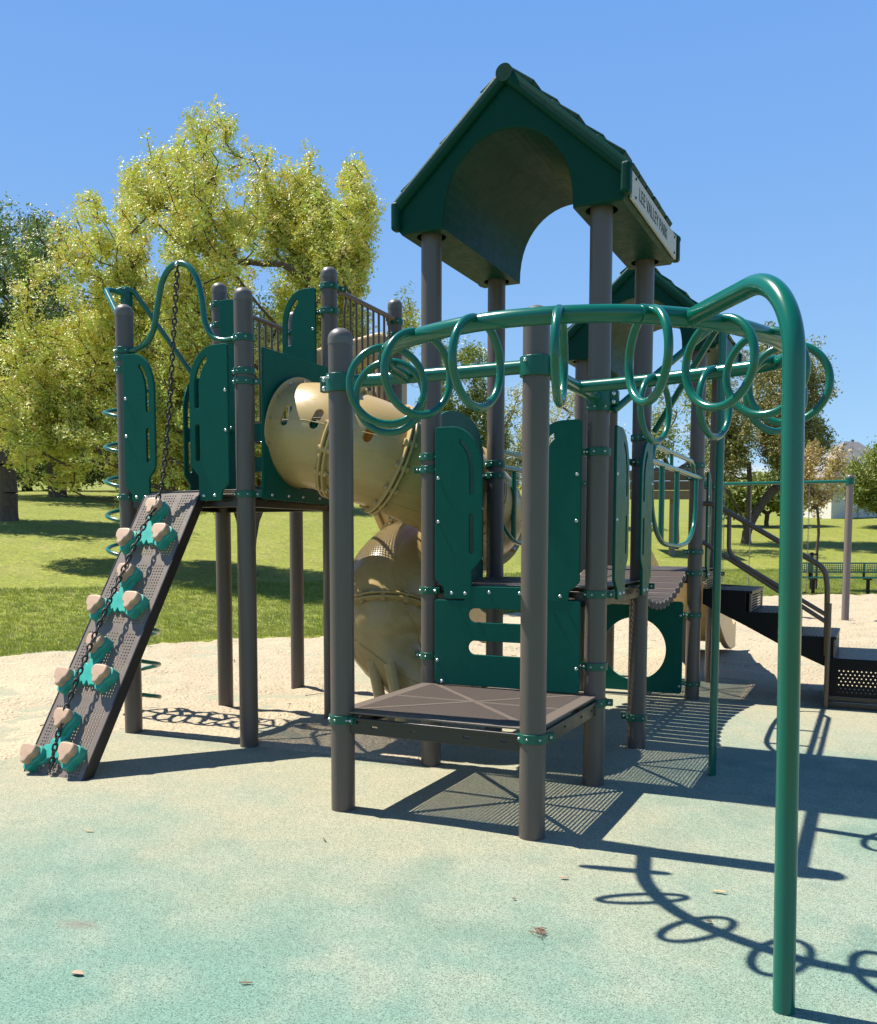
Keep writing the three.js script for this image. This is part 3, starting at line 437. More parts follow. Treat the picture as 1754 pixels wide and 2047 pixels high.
// ---------------------------------------------------------------- climbing wall with chain
{
  const t = thing('climbing_wall', 'steep perforated brown climbing wall with tan holds and a black chain, leaning on the left tower', 'climbing wall', FB, 0.5, -1.18);
  const L = 2.083, c = 0.497, W = 0.5, n = V3(0, 1.10 / L, 1.77 / L), up = V3(0, 1.77 / L, -1.10 / L), o = P(c, 0, -1.18);
  const place = new THREE.Matrix4().makeBasis(V3(1, 0, 0), up, n).setPosition(o); // x across, y up the slope, z out of the face
  const sections = [[-0.06, 0.49], [0.49, 1.0], [1.0, 1.52], [1.52, L]];
  const pr = rng(8);
  sections.forEach(([a, b], k) => {
    const s = poly([[-W / 2, a], [W / 2, a], [W / 2, b], [-W / 2, b]]);
    for (let y = a + 0.05; y < b - 0.03; y += 0.0215) for (const x0 of [-0.205, -0.05, 0.105]) for (let q = 0; q < 5; q++) { const x = x0 + q * 0.0225, p = new THREE.Path(), r = 0.005; p.moveTo(x - r, y - r); p.lineTo(x - r, y + r); p.lineTo(x + r, y + r); p.lineTo(x + r, y - r); s.holes.push(p); }
    part('board', new THREE.ExtrudeGeometry(s, { depth: 0.006, bevelEnabled: false }).translate(0, 0, -0.006).applyMatrix4(place), Mt.board, t);
  });
  part('side_flange', [new RoundedBoxGeometry(0.012, L + 0.06, 0.075, 1, 0.004).translate(W / 2 - 0.004, L / 2 - 0.03, -0.034), new RoundedBoxGeometry(0.012, L + 0.06, 0.075, 1, 0.004).translate(-W / 2 + 0.004, L / 2 - 0.03, -0.034), new RoundedBoxGeometry(W, 0.012, 0.07, 1, 0.004).translate(0, L - 0.004, -0.03)].map((g) => g.applyMatrix4(place)), Mt.skirt, t);
  const head = (k) => { const s = new THREE.Shape(); const p = [[-0.062, 0.02], [-0.058, 0.052], [-0.03, 0.062], [0.02, 0.062], [0.05, 0.056], [0.064, 0.03], [0.058, -0.004], [0.036, -0.024], [0.026, -0.052], [0.004, -0.068], [-0.02, -0.058], [-0.028, -0.03], [-0.05, -0.012]].map(([x, y]) => new THREE.Vector2(x * k, y * k)); const cpts = new THREE.SplineCurve([...p, p[0]]).getPoints(40); s.setFromPoints(cpts); return s; };
  const splat = () => { const p = []; for (let i = 0; i < 72; i++) { const a = i / 72 * Math.PI * 2; const arms = [[0.055, Math.PI / 2 - 0.12, 0.21, 0.24], [0, Math.PI * 1.16, 0.19, 0.3], [0, -0.42, 0.165, 0.3]]; let r = 0.068; for (const [, d, l, w] of arms) { let da = Math.abs(a - d) % (2 * Math.PI); da = Math.min(da, 2 * Math.PI - da); r = Math.max(r, lerp(0.06, l, Math.exp(-da * da / (2 * w * w)))); } r += 0.011 * Math.sin(a * 11) + 0.005 * Math.sin(a * 17 + 1); p.push(new THREE.Vector2(Math.cos(a) * r, Math.sin(a) * r)); } const s = new THREE.Shape(); s.setFromPoints(new THREE.SplineCurve([...p, p[0]]).getPoints(160)); return s; };
  const ex = (s, d, b) => new THREE.ExtrudeGeometry(s, { depth: d, bevelEnabled: b > 0, bevelThickness: b, bevelSize: b, bevelOffset: -b, bevelSegments: 3, curveSegments: 6 });
  for (const y of [1.90, 1.378, 0.855, 0.338]) {
    part('backing_plate', ex(splat(), 0.02, 0.004).scale(1.14, 1.16, 1).translate(-0.045, y - 0.175, 0.001).applyMatrix4(place), Mt.teal, t);
    for (const [x, dy] of [[-0.037, 0], [-0.183, -0.246], [0.118, -0.208]]) {
      const b = part('hold', ex(head(0.98), 0.05, 0.012).translate(x, y + dy + 0.004, 0.044).applyMatrix4(place), Mt.hold, t);
      part('hold_base', ex(head(1.22), 0.055, 0.006).translate(x + 0.004, y + dy - 0.01, 0.0).applyMatrix4(place), Mt.holdbase, b);
      for (const q of [-0.026, 0.022]) part('bolt', new THREE.LatheGeometry([[0, 0], [0.0045, 0], [0.005, 0.005], [0.009, 0.004], [0.0125, 0]].map(([x2, y2]) => new THREE.Vector2(x2, y2)), 10).rotateX(Math.PI / 2).translate(x + q, y + dy + 0.03, 0.0945).applyMatrix4(place), Mt.steel, b);
    }
  }
  // hoop above the wall, and the chain that hangs from it down the board
  part('hoop', spline([[0.07, 2.79], [0.13, 2.795], [0.22, 2.83], [0.29, 2.93], [0.33, 3.09], [0.38, 3.25], [0.45, 3.325], [0.53, 3.345], [0.61, 3.315], [0.685, 3.22], [0.725, 3.08], [0.75, 2.92], [0.81, 2.82], [0.90, 2.785], [1.0, 2.785]].map(([u, h]) => P(u, h, -0.01)), 0.021, 90), Mt.green, t);
  const onBoard = (x, y, z) => V3(x, y, z).applyMatrix4(place), links = [], cc = new THREE.CatmullRomCurve3([P(0.52, 3.33, -0.015), P(0.515, 2.75, -0.075), P(0.505, 2.2, -0.13), onBoard(0.0, 1.98, 0.10), onBoard(-0.015, 1.7, 0.105), onBoard(-0.02, 1.2, 0.115), onBoard(-0.02, 0.7, 0.11), onBoard(-0.015, 0.3, 0.085), onBoard(-0.01, 0.02, 0.03)], false, 'centripetal'), N = Math.round(cc.getLength() / 0.041), cp = (k) => cc.getPointAt(k);
  const link = new THREE.TubeGeometry(new THREE.CatmullRomCurve3([V3(-0.011, -0.016, 0), V3(-0.011, 0.016, 0), V3(0, 0.027, 0), V3(0.011, 0.016, 0), V3(0.011, -0.016, 0), V3(0, -0.027, 0)], true), 18, 0.0062, 6, true);
  for (let i = 0; i < N; i++) { const a = cp(i / N), b = cp((i + 1) / N), d = b.clone().sub(a).normalize(), g = link.clone().rotateY(i % 2 * Math.PI / 2 + 0.5).applyQuaternion(new THREE.Quaternion().setFromUnitVectors(V3(0, 1, 0), d)), m = a.lerp(b, 0.5); links.push(g.translate(m.x, m.y, m.z)); }
  part('chain', links, Mt.chain, t);
  part('chain_bolt', [bolt(0.52, 3.335, -0.03, [0, 0, -1], 0.014), bolt(0.49, 0.03, -1.18, [0, 1, -0.5], 0.014)], Mt.steel, t);
}
// ---------------------------------------------------------------- corkscrew climber at the back of the left tower
{
  const c = [-0.49, 0.53], t = thing('corkscrew_climber', 'green corkscrew climber showing at the far left edge of the left tower', 'climber', FB, c[0], c[1]);
  const q = []; for (let i = 0; i <= 120; i++) { const k = i / 120, a = -k * Math.PI * 2 * 9.2 + 1; q.push(P(c[0] + 0.19 * Math.cos(a), lerp(0.12, 2.62, k), c[1] + 0.19 * Math.sin(a))); }
  part('coil', spline(q, 0.0165, 420, 10), Mt.green, t);
  part('pole', cyl(P(c[0], -0.1, c[1]), P(c[0], 3.36, c[1]), 0.024, 0.024, 16), Mt.green, t);
  part('arm', bent([P(c[0] + 0.02, 3.36, c[1]), P(c[0] - 0.07, 3.40, c[1] - 0.16), P(-0.05, 3.0, 0.03)], 0.021, 0.12), Mt.green, t);
  part('arm', bent([P(c[0] - 0.06, 3.38, c[1] - 0.08), P(c[0] + 0.02, 3.44, c[1] + 0.02), P(-0.07, 2.66, M - 0.14)], 0.021, 0.12), Mt.green, t);
  part('bracket', box(c[0] - 0.03, c[0] + 0.03, 3.28, 3.42, c[1] - 0.04, c[1] + 0.04, 0.008), Mt.clamp, t);
}
// ---------------------------------------------------------------- overhead ring ladder
{
  const t = thing('ring_ladder', 'overhead curved green pipe with hanging hoops, held up by a tall bent pole in front', 'ring ladder', FA, 1.3 * M, 0);
  const h = 2.245, uv = [[0.36, 0.0], [0.395, -0.13], [0.44, -0.33], [0.5, -0.46], [0.6, -0.6], [0.717, -0.696], [0.894, -0.785], [1.113, -0.845], [1.306, -0.84], [1.475, -0.8], [1.6, -0.738], [1.72, -0.64], [1.82, -0.52], [1.9, -0.385], [1.975, -0.2], [2.02, 0.0], [2.03, 0.18], [1.985, 0.33], [1.88, 0.42], [1.734, 0.47], [1.55, 0.525], [1.37, 0.575], [1.15, 0.605], [1.0, 0.62]];
  const curve = new THREE.CatmullRomCurve3(uv.map(([u, v]) => P(u * M, h, v * M)), false, 'centripetal');
  part('overhead_pipe', [new THREE.TubeGeometry(curve, 240, 0.0325, 20)], Mt.green, t);
  const br = (u, v, w = 0.045, r = 0.0635) => new THREE.LatheGeometry([[r + 0.0006, -w], [r + 0.012, -w], [r + 0.014, -w + 0.003], [r + 0.014, w - 0.003], [r + 0.012, w], [r + 0.0006, w]].map(([x, y]) => new THREE.Vector2(x, y)), 36).translate(u, h - 0.005, -v);
  part('cross_pipe', cyl(P(0.07, h, 0), P(M - 0.07, h, 0), 0.0325, 0.0325, 20), Mt.green, t); part('cross_pipe', cyl(P(M, h, 0.07), P(M, h, M - 0.07), 0.0325, 0.0325, 20), Mt.green, t);
  for (const [u, v, d] of [[0, 0, [-1, 0]], [M, 0, [1, 0]], [M, M, [1, 0]]]) { const b = part('collar', [br(u, v), box(u + d[0] * 0.07, u + d[0] * 0.115, h - 0.045, h + 0.035, v - 0.02, v + 0.02, 0.004)], Mt.clamp, t); part('bolt', [bolt(u + d[0] * 0.09, h + 0.018, v - 0.02, [0, 0, -1], 0.013), bolt(u + d[0] * 0.09, h - 0.028, v - 0.02, [0, 0, -1], 0.013), bolt(u - 0.03, h + 0.02, v - 0.0715, [-0.4, 0, -1], 0.01)], Mt.steel, b); }
  const total = 12, L = curve.getLength(); let idx = 0;
  const ringAt = (s, tilt = 0) => { const p = curve.getPointAt(s), d = curve.getTangentAt(s), side = d.clone().cross(V3(0, 1, 0)).normalize().applyAxisAngle(V3(0, 1, 0), tilt), q = []; for (let i = 0; i < 40; i++) { const a = i / 40 * Math.PI * 2; q.push(p.clone().addScaledVector(side, Math.cos(a) * 0.163).add(V3(0, Math.sin(a) * 0.163 - 0.147, 0))); } return spline(q, 0.0162, 80, 12, true); };
  for (let k = 0; k < total; k++) part('ring', ringAt(lerp(0.075, 0.9, k / (total - 1))), Mt.green, t);
  const lean = (X, h, Z) => { const [u, v] = toLocal(FA, X, Z); return [u, h, v]; }, base = toLocal(FA, 1.062, 2.687), j = toLocal(FA, 0.918, 3.37), ph = 2.235;
  part('bent_pole', bent([P(base[0], -0.1, base[1]), P(...lean(1.028, ph, 2.69)), P(j[0], ph + 0.01, j[1])], 0.0325, 0.27, 24), Mt.green, t, { label: 'tall bent green pole nearest the camera' });
  const cs = [0.46]; const dj = curve.getTangentAt(0.465), pj = curve.getPointAt(0.465);
  part('sleeve', cyl(pj.clone().addScaledVector(dj, -0.1), pj.clone().addScaledVector(dj, 0.1), 0.0345, 0.0345, 20), Mt.green, t);
  part('sleeve_bolt', [bolt(...toLocal3(pj.clone().addScaledVector(dj, -0.03)), [0, 0, -1], 0.012)], Mt.steel, t);
  function toLocal3(p) { return [p.x, p.y + 0.004, -p.z - 0.034]; }
}
// ---------------------------------------------------------------- fire pole
{
  const c = [M + 0.6, 1.58], t = thing('fire_pole', 'slim dark green fire pole braced to the roofed tower by two sloping arms', 'fire pole', FA, c[0], c[1]);
  part('pole', bent([P(c[0], -0.1, c[1]), P(c[0], 2.70, c[1])], 0.024, 0.02, 18), Mt.green, t);
  for (const v of [M, 2 * M]) part('arm', bent([P(c[0] - 0.0, 2.71, c[1]), P(c[0] - 0.05, 2.69, c[1] + (v > 1.5 ? 0.05 : -0.05)), P(M + 0.09, 2.17, v)], 0.021, 0.05, 14), Mt.green, t);
}
// ---------------------------------------------------------------- sagging bridge
{
  const t = thing('clatter_bridge', 'sagging brown plank bridge between the two roofed towers with green pipe barriers', 'bridge', FA, M / 2, 3 * M);
  const v0 = 2 * M + 0.07, v1 = 4 * M - 0.07, N = 14, sag = (k) => 1.15 - 0.215 * Math.pow(Math.sin(Math.PI * k), 0.9), d = (v1 - v0) / N;
  for (let i = 0; i < N; i++) { const k = (i + 0.5) / N, sl = Math.atan2(sag(k + 0.01) - sag(k - 0.01), 0.02 * (v1 - v0)), g = [new RoundedBoxGeometry(0.94, 0.028, d * 0.93, 1, 0.005)]; for (let q = -3; q <= 3; q++) g.push(new THREE.BoxGeometry(0.92, 0.006, 0.008).translate(0, 0.0155, q * d * 0.12)); for (const s of [-1, 1]) g.push(new THREE.TorusGeometry(0.024, 0.009, 6, 12).rotateY(Math.PI / 2).translate(s * 0.475, -0.02, 0), new RoundedBoxGeometry(0.02, 0.045, d * 0.7, 1, 0.004).translate(s * 0.465, -0.018, 0)); part('plank', g.map((x) => x.rotateX(sl).translate(M / 2, sag(k), -(v0 + d * (i + 0.5)))), Mt.deck, t); }
  for (const u of [M + 0.04, -0.04]) {
    const a = 2 * M + 0.07, b = 4 * M - 0.07;
    const r = part('barrier_rail', [bent([P(u, 1.98, a), P(u, 1.98, b)], 0.021, 0.02), bent([P(u, 1.98, a + 0.07), P(u, 2.095, a + 0.13), P(u, 2.095, b - 0.4), P(u, 2.0, b - 0.3), P(u, 1.97, b - 0.29)], 0.018, 0.06)], Mt.green, t);
    part('barrier_bow', spline([[a + 0.06, 1.97], [a + 0.07, 1.8], [a + 0.1, 1.66], [a + 0.2, 1.54], [a + 0.42, 1.43], [(a + b) / 2 - 0.2, 1.395], [(a + b) / 2 + 0.2, 1.395], [b - 0.5, 1.43], [b - 0.28, 1.54], [b - 0.2, 1.68], [b - 0.18, 1.8], [b - 0.17, 1.97]].map(([v, h]) => P(u, h, v)), 0.018, 80), Mt.green, r);
    for (const [v, h0] of [[2.62, 1.425], [3.17, 1.41]]) part('baluster', cyl(P(u, h0, v), P(u, 1.97, v), 0.021, 0.021, 12), Mt.green, r);
    part('baluster', cyl(P(u, 1.98, 2.95), P(u, 2.095, 2.95), 0.014, 0.014, 10), Mt.green, r);
  }
}
// ---------------------------------------------------------------- stairs and start platform
{
  const t = thing('stairs', 'black perforated steps with brown pipe handrails and a low start platform at the right', 'stairs', FA, M + 0.6, 4.5 * M);
  const va = 4 * M + 0.08, vb = 5 * M - 0.08, tr = [[1.15, 1.555, 0.985], [1.5, 1.92, 0.80], [1.86, 2.25, 0.61]];
  for (const [a, b, h] of tr) {
    const g = [box(a, b, h - 0.025, h, va, vb, 0.004)]; for (let u = a + 0.03; u < b - 0.02; u += 0.032) g.push(box(u, u + 0.012, h - 0.001, h + 0.004, va + 0.03, vb - 0.03, 0)); part('tread', g, Mt.black, t);
    const s = []; for (let q = 0; q < 7; q++) s.push(box(b - 0.02, b - 0.008, h - 0.18 + q * 0.024, h - 0.168 + q * 0.024, va + 0.04, vb - 0.04, 0)); s.push(box(b - 0.022, b - 0.006, h - 0.2, h - 0.02, va, va + 0.05, 0), box(b - 0.022, b - 0.006, h - 0.2, h - 0.02, vb - 0.05, vb, 0)); part('riser', s, Mt.deck, t);
  }
  part('riser', [0, 1, 2, 3, 4, 5, 6].map((q) => box(1.135, 1.147, 1.0 + q * 0.022, 1.011 + q * 0.022, va + 0.04, vb - 0.04, 0)), Mt.deck, t);
  for (const v of [va - 0.006, vb - 0.006]) { const s = poly([[1.13, 1.0], [1.5, 0.985], [1.5, 0.80], [1.9, 0.80], [1.9, 0.61], [2.22, 0.61], [2.22, 0.33], [1.9, 0.47], [1.5, 0.68], [1.13, 0.86]]); part('stringer', new THREE.ExtrudeGeometry(s, { depth: 0.012, bevelEnabled: false }).translate(0, 0, -v - 0.012), Mt.black, t); }
  { // start platform
    const a = 2.2, b = 3.25, h = 0.43, g = [box(a, b, h - 0.025, h, va - 0.02, vb, 0.008)]; part('platform', g, Mt.black, t);
    const s = poly([[a, 0.09], [b, 0.09], [b, h - 0.02], [a, h - 0.02]]); for (const x0 of [a + 0.08, a + 0.55]) for (let i = 0; i < 10; i++) for (let j = 0; j < 7; j++) { const p = new THREE.Path(), x = x0 + i * 0.035 + (j % 2) * 0.0175, y = 0.145 + j * 0.03, r = 0.0075; p.moveTo(x - r, y); p.lineTo(x, y + r); p.lineTo(x + r, y); p.lineTo(x, y - r); s.holes.push(p); }
    part('platform_front', new THREE.ExtrudeGeometry(s, { depth: 0.008, bevelEnabled: false }).translate(0, 0, -(va - 0.012)), Mt.black, t);
    part('platform_kick', [box(a, b, 0.07, 0.11, va - 0.03, va, 0.005), box(a, b, -0.06, 0.05, va - 0.015, va + 0.02, 0.003)], Mt.skirt, t);
    part('platform_side', box(a, a + 0.01, 0.0, h - 0.02, va, vb, 0), Mt.black, t);
  }
  for (const v of [va - 0.03]) {
    const r = part('handrail', [bent([P(1.07, 1.755, v), P(1.2, 1.765, v), P(2.14, 1.2, v), P(2.165, 1.06, v), P(2.175, 0.45, v)], 0.023, 0.1, 12), bent([P(1.347, 1.69, v), P(1.35, 1.33, v), P(1.42, 1.25, v), P(2.165, 0.80, v)], 0.019, 0.09, 10), bent([P(1.12, 1.42, v), P(2.17, 0.735, v)], 0.019, 0.05, 10)], Mt.rail, t);
    part('handrail_post', cyl(P(2.185, -0.1, v - 0.012), P(2.185, 0.9, v - 0.012), 0.021, 0.021, 14), Mt.rail, r);
  }
}
// wave slide at the back of the far tower
{
  const t = thing('slide', 'tan open slide whose rounded end shows behind the far tower posts', 'slide', FA, M / 2, 5 * M);
  const c = []; for (let i = 0; i <= 24; i++) { const k = i / 24; c.push([5 * M + 0.02 + k * 2.75, lerp(1.15, 0.2, sstep(0.0, 0.92, k))]); }
  const mk = (d, e, w) => { const s = new THREE.Shape(); c.forEach(([v, h], i) => { const k = i / 24, dd = d * (1 - 0.5 * sstep(0.8, 0.97, k)) + (d ? 0.05 * sstep(0.93, 1, k) : 0); i ? s.lineTo(v, h + dd) : s.moveTo(v, h + dd); }); [...c].reverse().forEach(([v, h]) => s.lineTo(v, Math.max(0.04, h + e))); s.closePath(); return new THREE.ExtrudeGeometry(s, { depth: w, bevelEnabled: true, bevelThickness: 0.012, bevelSize: 0.012, bevelOffset: -0.012, bevelSegments: 2 }).rotateY(Math.PI / 2); };
  part('chute', mk(0, -0.06, 0.52).translate(M / 2 - 0.23 + 0.05, 0, 0), Mt.beige, t);
  for (const u of [M / 2 - 0.27, M / 2 + 0.34]) part('side_wall', mk(0.28, -0.14, 0.05).translate(u, 0, 0), Mt.beige, t);
  part('support', cyl(P(M / 2, -0.1, 5 * M + 1.35), P(M / 2, 0.62, 5 * M + 1.35), 0.04, 0.04, 14), Mt.post, t);
}

// ---------------------------------------------------------------- swing set, bench, shelter, house, pole
const lineF = (ax, az, bx, bz) => ({ x: ax, z: az, th: -Math.atan2(bz - az, bx - ax) });
{
  const F = lineF(7.306, 16.277, 5.0, 17.25), len = Math.hypot(2.306, 0.973), t = thing('swing_set', 'swing frame with brown posts and thin green top beam in the sand, right', 'swing set', F, 0, 0);
  for (const u of [0, len]) { const p = post(t, u, 0, 2.6, true, [], 0.0635, Mt.swingpost); part('collar', new THREE.CylinderGeometry(0.075, 0.075, 0.11, 24).translate(u, 2.475, 0), Mt.clamp, p); }
  part('beam', cyl(P(0.05, 2.475, 0), P(len - 0.05, 2.475, 0), 0.03, 0.03, 16), Mt.green, t);
  const link = new THREE.TorusGeometry(0.016, 0.0042, 5, 8).scale(0.75, 1.35, 1);
  for (const u of [0.66, 1.66]) {
    const s = [], w = 0.235;
    for (let q = 0; q <= 12; q++) { const k = q / 12; s.push([lerp(-w, w, k), 0.5 - 0.05 * Math.sin(Math.PI * k)]); }
    const sh = new THREE.Shape(); s.forEach(([x, y], i) => i ? sh.lineTo(u + w + x, y) : sh.moveTo(u + w + x, y)); [...s].reverse().forEach(([x, y]) => sh.lineTo(u + w + x, y - 0.018));
    const seat = part('swing_seat', new THREE.ExtrudeGeometry(sh, { depth: 0.15, bevelEnabled: false }).translate(0, 0, -0.075), Mt.black, t);
    for (const x of [0, 2 * w]) { const g = []; for (let h = 0.5, i = 0; h < 2.44; h += 0.034, i++) g.push(link.clone().rotateY(i % 2 * Math.PI / 2).translate(u + x, h, 0)); part('chain', g, Mt.steelchain, seat); }
  }
}
{
  const [bx, bz] = [9.55, 23.9], F = { x: bx, z: bz, th: 2 * DEG }, t = thing('park_bench', 'green perforated metal park bench at the edge of the lawn', 'bench', F, 0, 0);
  const mesh = (a, b, fn) => { const g = []; for (let x = a; x < b; x += 0.05) g.push(fn(x)); return g; };
  const seat = part('seat', [box(-0.15, 2.2, 0.425, 0.465, -0.03, 0.012, 0.01), box(-0.15, 2.2, 0.425, 0.465, 0.36, 0.4, 0.01), ...mesh(-0.14, 2.2, (x) => box(x, x + 0.02, 0.44, 0.452, 0, 0.38, 0)), ...[0.08, 0.16, 0.24, 0.32].map((v) => box(-0.14, 2.2, 0.441, 0.453, v, v + 0.02, 0))], Mt.green, t);
  part('backrest', [box(-0.15, 2.2, 0.80, 0.84, 0.43, 0.46, 0.01), box(-0.15, 2.2, 0.56, 0.60, 0.41, 0.44, 0.01), ...mesh(-0.14, 2.2, (x) => box(x, x + 0.016, 0.58, 0.82, 0.425, 0.437, 0)), ...[0.64, 0.69, 0.74].map((h) => box(-0.14, 2.2, h, h + 0.016, 0.428, 0.44, 0)), box(1.76, 1.82, 0.56, 0.84, 0.41, 0.445, 0.004), box(0.33, 0.39, 0.56, 0.84, 0.41, 0.445, 0.004)], Mt.green, t);
  for (const u of [0.36, 1.79]) { part('leg', [box(u - 0.035, u + 0.035, -0.1, 0.42, 0.12, 0.2, 0.006), box(u - 0.03, u + 0.03, 0.38, 0.43, 0, 0.44, 0.004), box(u - 0.03, u + 0.03, 0.4, 0.6, 0.42, 0.45, 0.004)], Mt.black, t); }
}
{
  const z = 34, X0 = 7.6, g0 = grassY(9, z) - 0.1, F = { x: X0, z, th: 6 * DEG }, t = thing('picnic_shelter', 'low brown-roofed picnic shelter behind the bridge barrier', 'shelter', F, 0, 0, g0);
  const brown = std({ color: lin(0.13, 0.075, 0.045), roughness: 0.7, map: grime }), tan = std({ color: lin(0.22, 0.14, 0.075), roughness: 0.8, map: grime });
  const h = 1.439 + 78 / 1818 * z;
  for (const u of [1.12]) part('post', cyl(P(u, g0 - 0.4, 0.3), P(u, h + 0.1, 0.3), 0.115, 0.115, 20), Mt.swingpost, t);
  for (let k = 0; k < 3; k++) part('fascia_board', box(-0.5, 2.0, h + 0.02 + k * 0.35, h + 0.35 + k * 0.35, -0.12 + k * 0.06, -0.04 + k * 0.06, 0.01), k ? brown : tan, t);
  const s = poly([[-0.6, h + 1.06], [2.1, h + 1.06], [1.7, h + 1.2], [-0.2, h + 1.2]]); part('roof', new THREE.ExtrudeGeometry(s, { depth: 3, bevelEnabled: false }).translate(0, 0, -3.2), std({ color: lin(0.12, 0.1, 0.09), roughness: 0.9 }), t);
}
{
  const z = 56, X0 = 24.05, g0 = grassY(24, z) - 0.35, F = { x: X0, z, th: 68 * DEG }, t = thing('house', 'pale house with a grey hipped roof on the rise at the right', 'house', F, 0, 0, g0);
  const white = std({ color: lin(0.74, 0.71, 0.64), roughness: 0.85, map: grime }), grey = std({ color: lin(0.27, 0.25, 0.25), roughness: 0.95, map: grime });
  part('wall', [box(-3, 0, g0, g0 + 2.9, 0, 6, 0)], white, t);
  const win = part('window', box(0, 0.03, g0 + 0.9, g0 + 2.1, 3.2, 4.1, 0.01), white, t); part('pane', box(0.03, 0.036, g0 + 0.97, g0 + 2.03, 3.27, 4.03, 0), Mt.black, win);
  const b = [[-3.5, -0.5], [0.5, -0.5], [0.5, 6.5], [-3.5, 6.5]].map(([u, v]) => P(u, g0 + 2.85, v)), r = [P(-1.5, g0 + 5.3, 2.4), P(-1.5, g0 + 5.3, 3.6)], pos = [], quad = (...q) => { for (let i = 2; i < q.length; i++) for (const p of [q[0], q[i - 1], q[i]]) pos.push(p.x, p.y, p.z); };
  quad(b[0], b[1], r[0]); quad(b[1], b[2], r[1], r[0]); quad(b[2], b[3], r[1]); quad(b[3], b[0], r[0], r[1]); quad(b[3], b[2], b[1], b[0]);
  const g = new THREE.BufferGeometry(); g.setAttribute('position', new THREE.Float32BufferAttribute(pos, 3)); g.computeVertexNormals(); part('roof', g, grey, t);
  part('drainpipe', cyl(P(0.05, g0, 2.2), P(0.05, g0 + 2.8, 2.2), 0.05, 0.05, 8), white, t);
}
{
  const z = 66, t = thing('utility_pole', 'thin wooden utility pole rising behind the house roof', 'utility pole', { x: 29.7, z, th: 0 }, 0, 0, 3);
  part('pole', cyl(P(0, 3, 0), P(0, 8.6, 0), 0.13, 0.11, 10), std({ color: lin(0.16, 0.12, 0.1), roughness: 0.9 }), t); part('crossarm', box(-0.9, 0.9, 7.3, 7.45, -0.06, 0.06, 0.01), std({ color: lin(0.16, 0.12, 0.1), roughness: 0.9 }), t);
}

// ---------------------------------------------------------------- trees
const bark = tex(256, 256, (i, j) => { const n = fbm(i / 256 * 24, j / 256 * 5, 4, 0), m = fbm(i / 256 * 8, j / 256 * 8, 3, 8); const v = 0.45 + 0.5 * n + 0.25 * (m - 0.5); return [v, v * 0.93, v * 0.86]; }, true, 2, 1);
const barkMat = std({ color: lin(0.15, 0.115, 0.085), map: bark, roughness: 0.95, bumpMap: bark, bumpScale: 0.02 });
function leafGeo(seed, n, spread, size) { // a spray of small folded leaves
  const r = rng(seed), pos = [];
  for (let i = 0; i < n; i++) {
    const c = V3(r() - 0.5, r() - 0.5, r() - 0.5).multiplyScalar(spread * 2), d = V3(r() - 0.5, r() * 0.6 - 0.35, r() - 0.5).normalize(), w = d.clone().cross(V3(r() - 0.5, r() + 0.4, r() - 0.5)).normalize(), up = w.clone().cross(d), L = size * (0.7 + r() * 0.6), h = L * 0.24;
    const a = c, b = c.clone().addScaledVector(d, L), l = c.clone().addScaledVector(d, L * 0.45).addScaledVector(w, h).addScaledVector(up, h * 0.4), q = c.clone().addScaledVector(d, L * 0.45).addScaledVector(w, -h).addScaledVector(up, h * 0.4);
    for (const p of [a, l, b, a, b, q]) pos.push(p.x, p.y, p.z);
  }
  const g = new THREE.BufferGeometry(); g.setAttribute('position', new THREE.Float32BufferAttribute(pos, 3)); g.computeVertexNormals(); return g;
}
function leafMat(rough = 0.6, tr = 0.35) { return new THREE.MeshPhysicalMaterial({ color: 0xffffff, roughness: rough, transmission: tr, thickness: 0, side: THREE.DoubleSide }); }
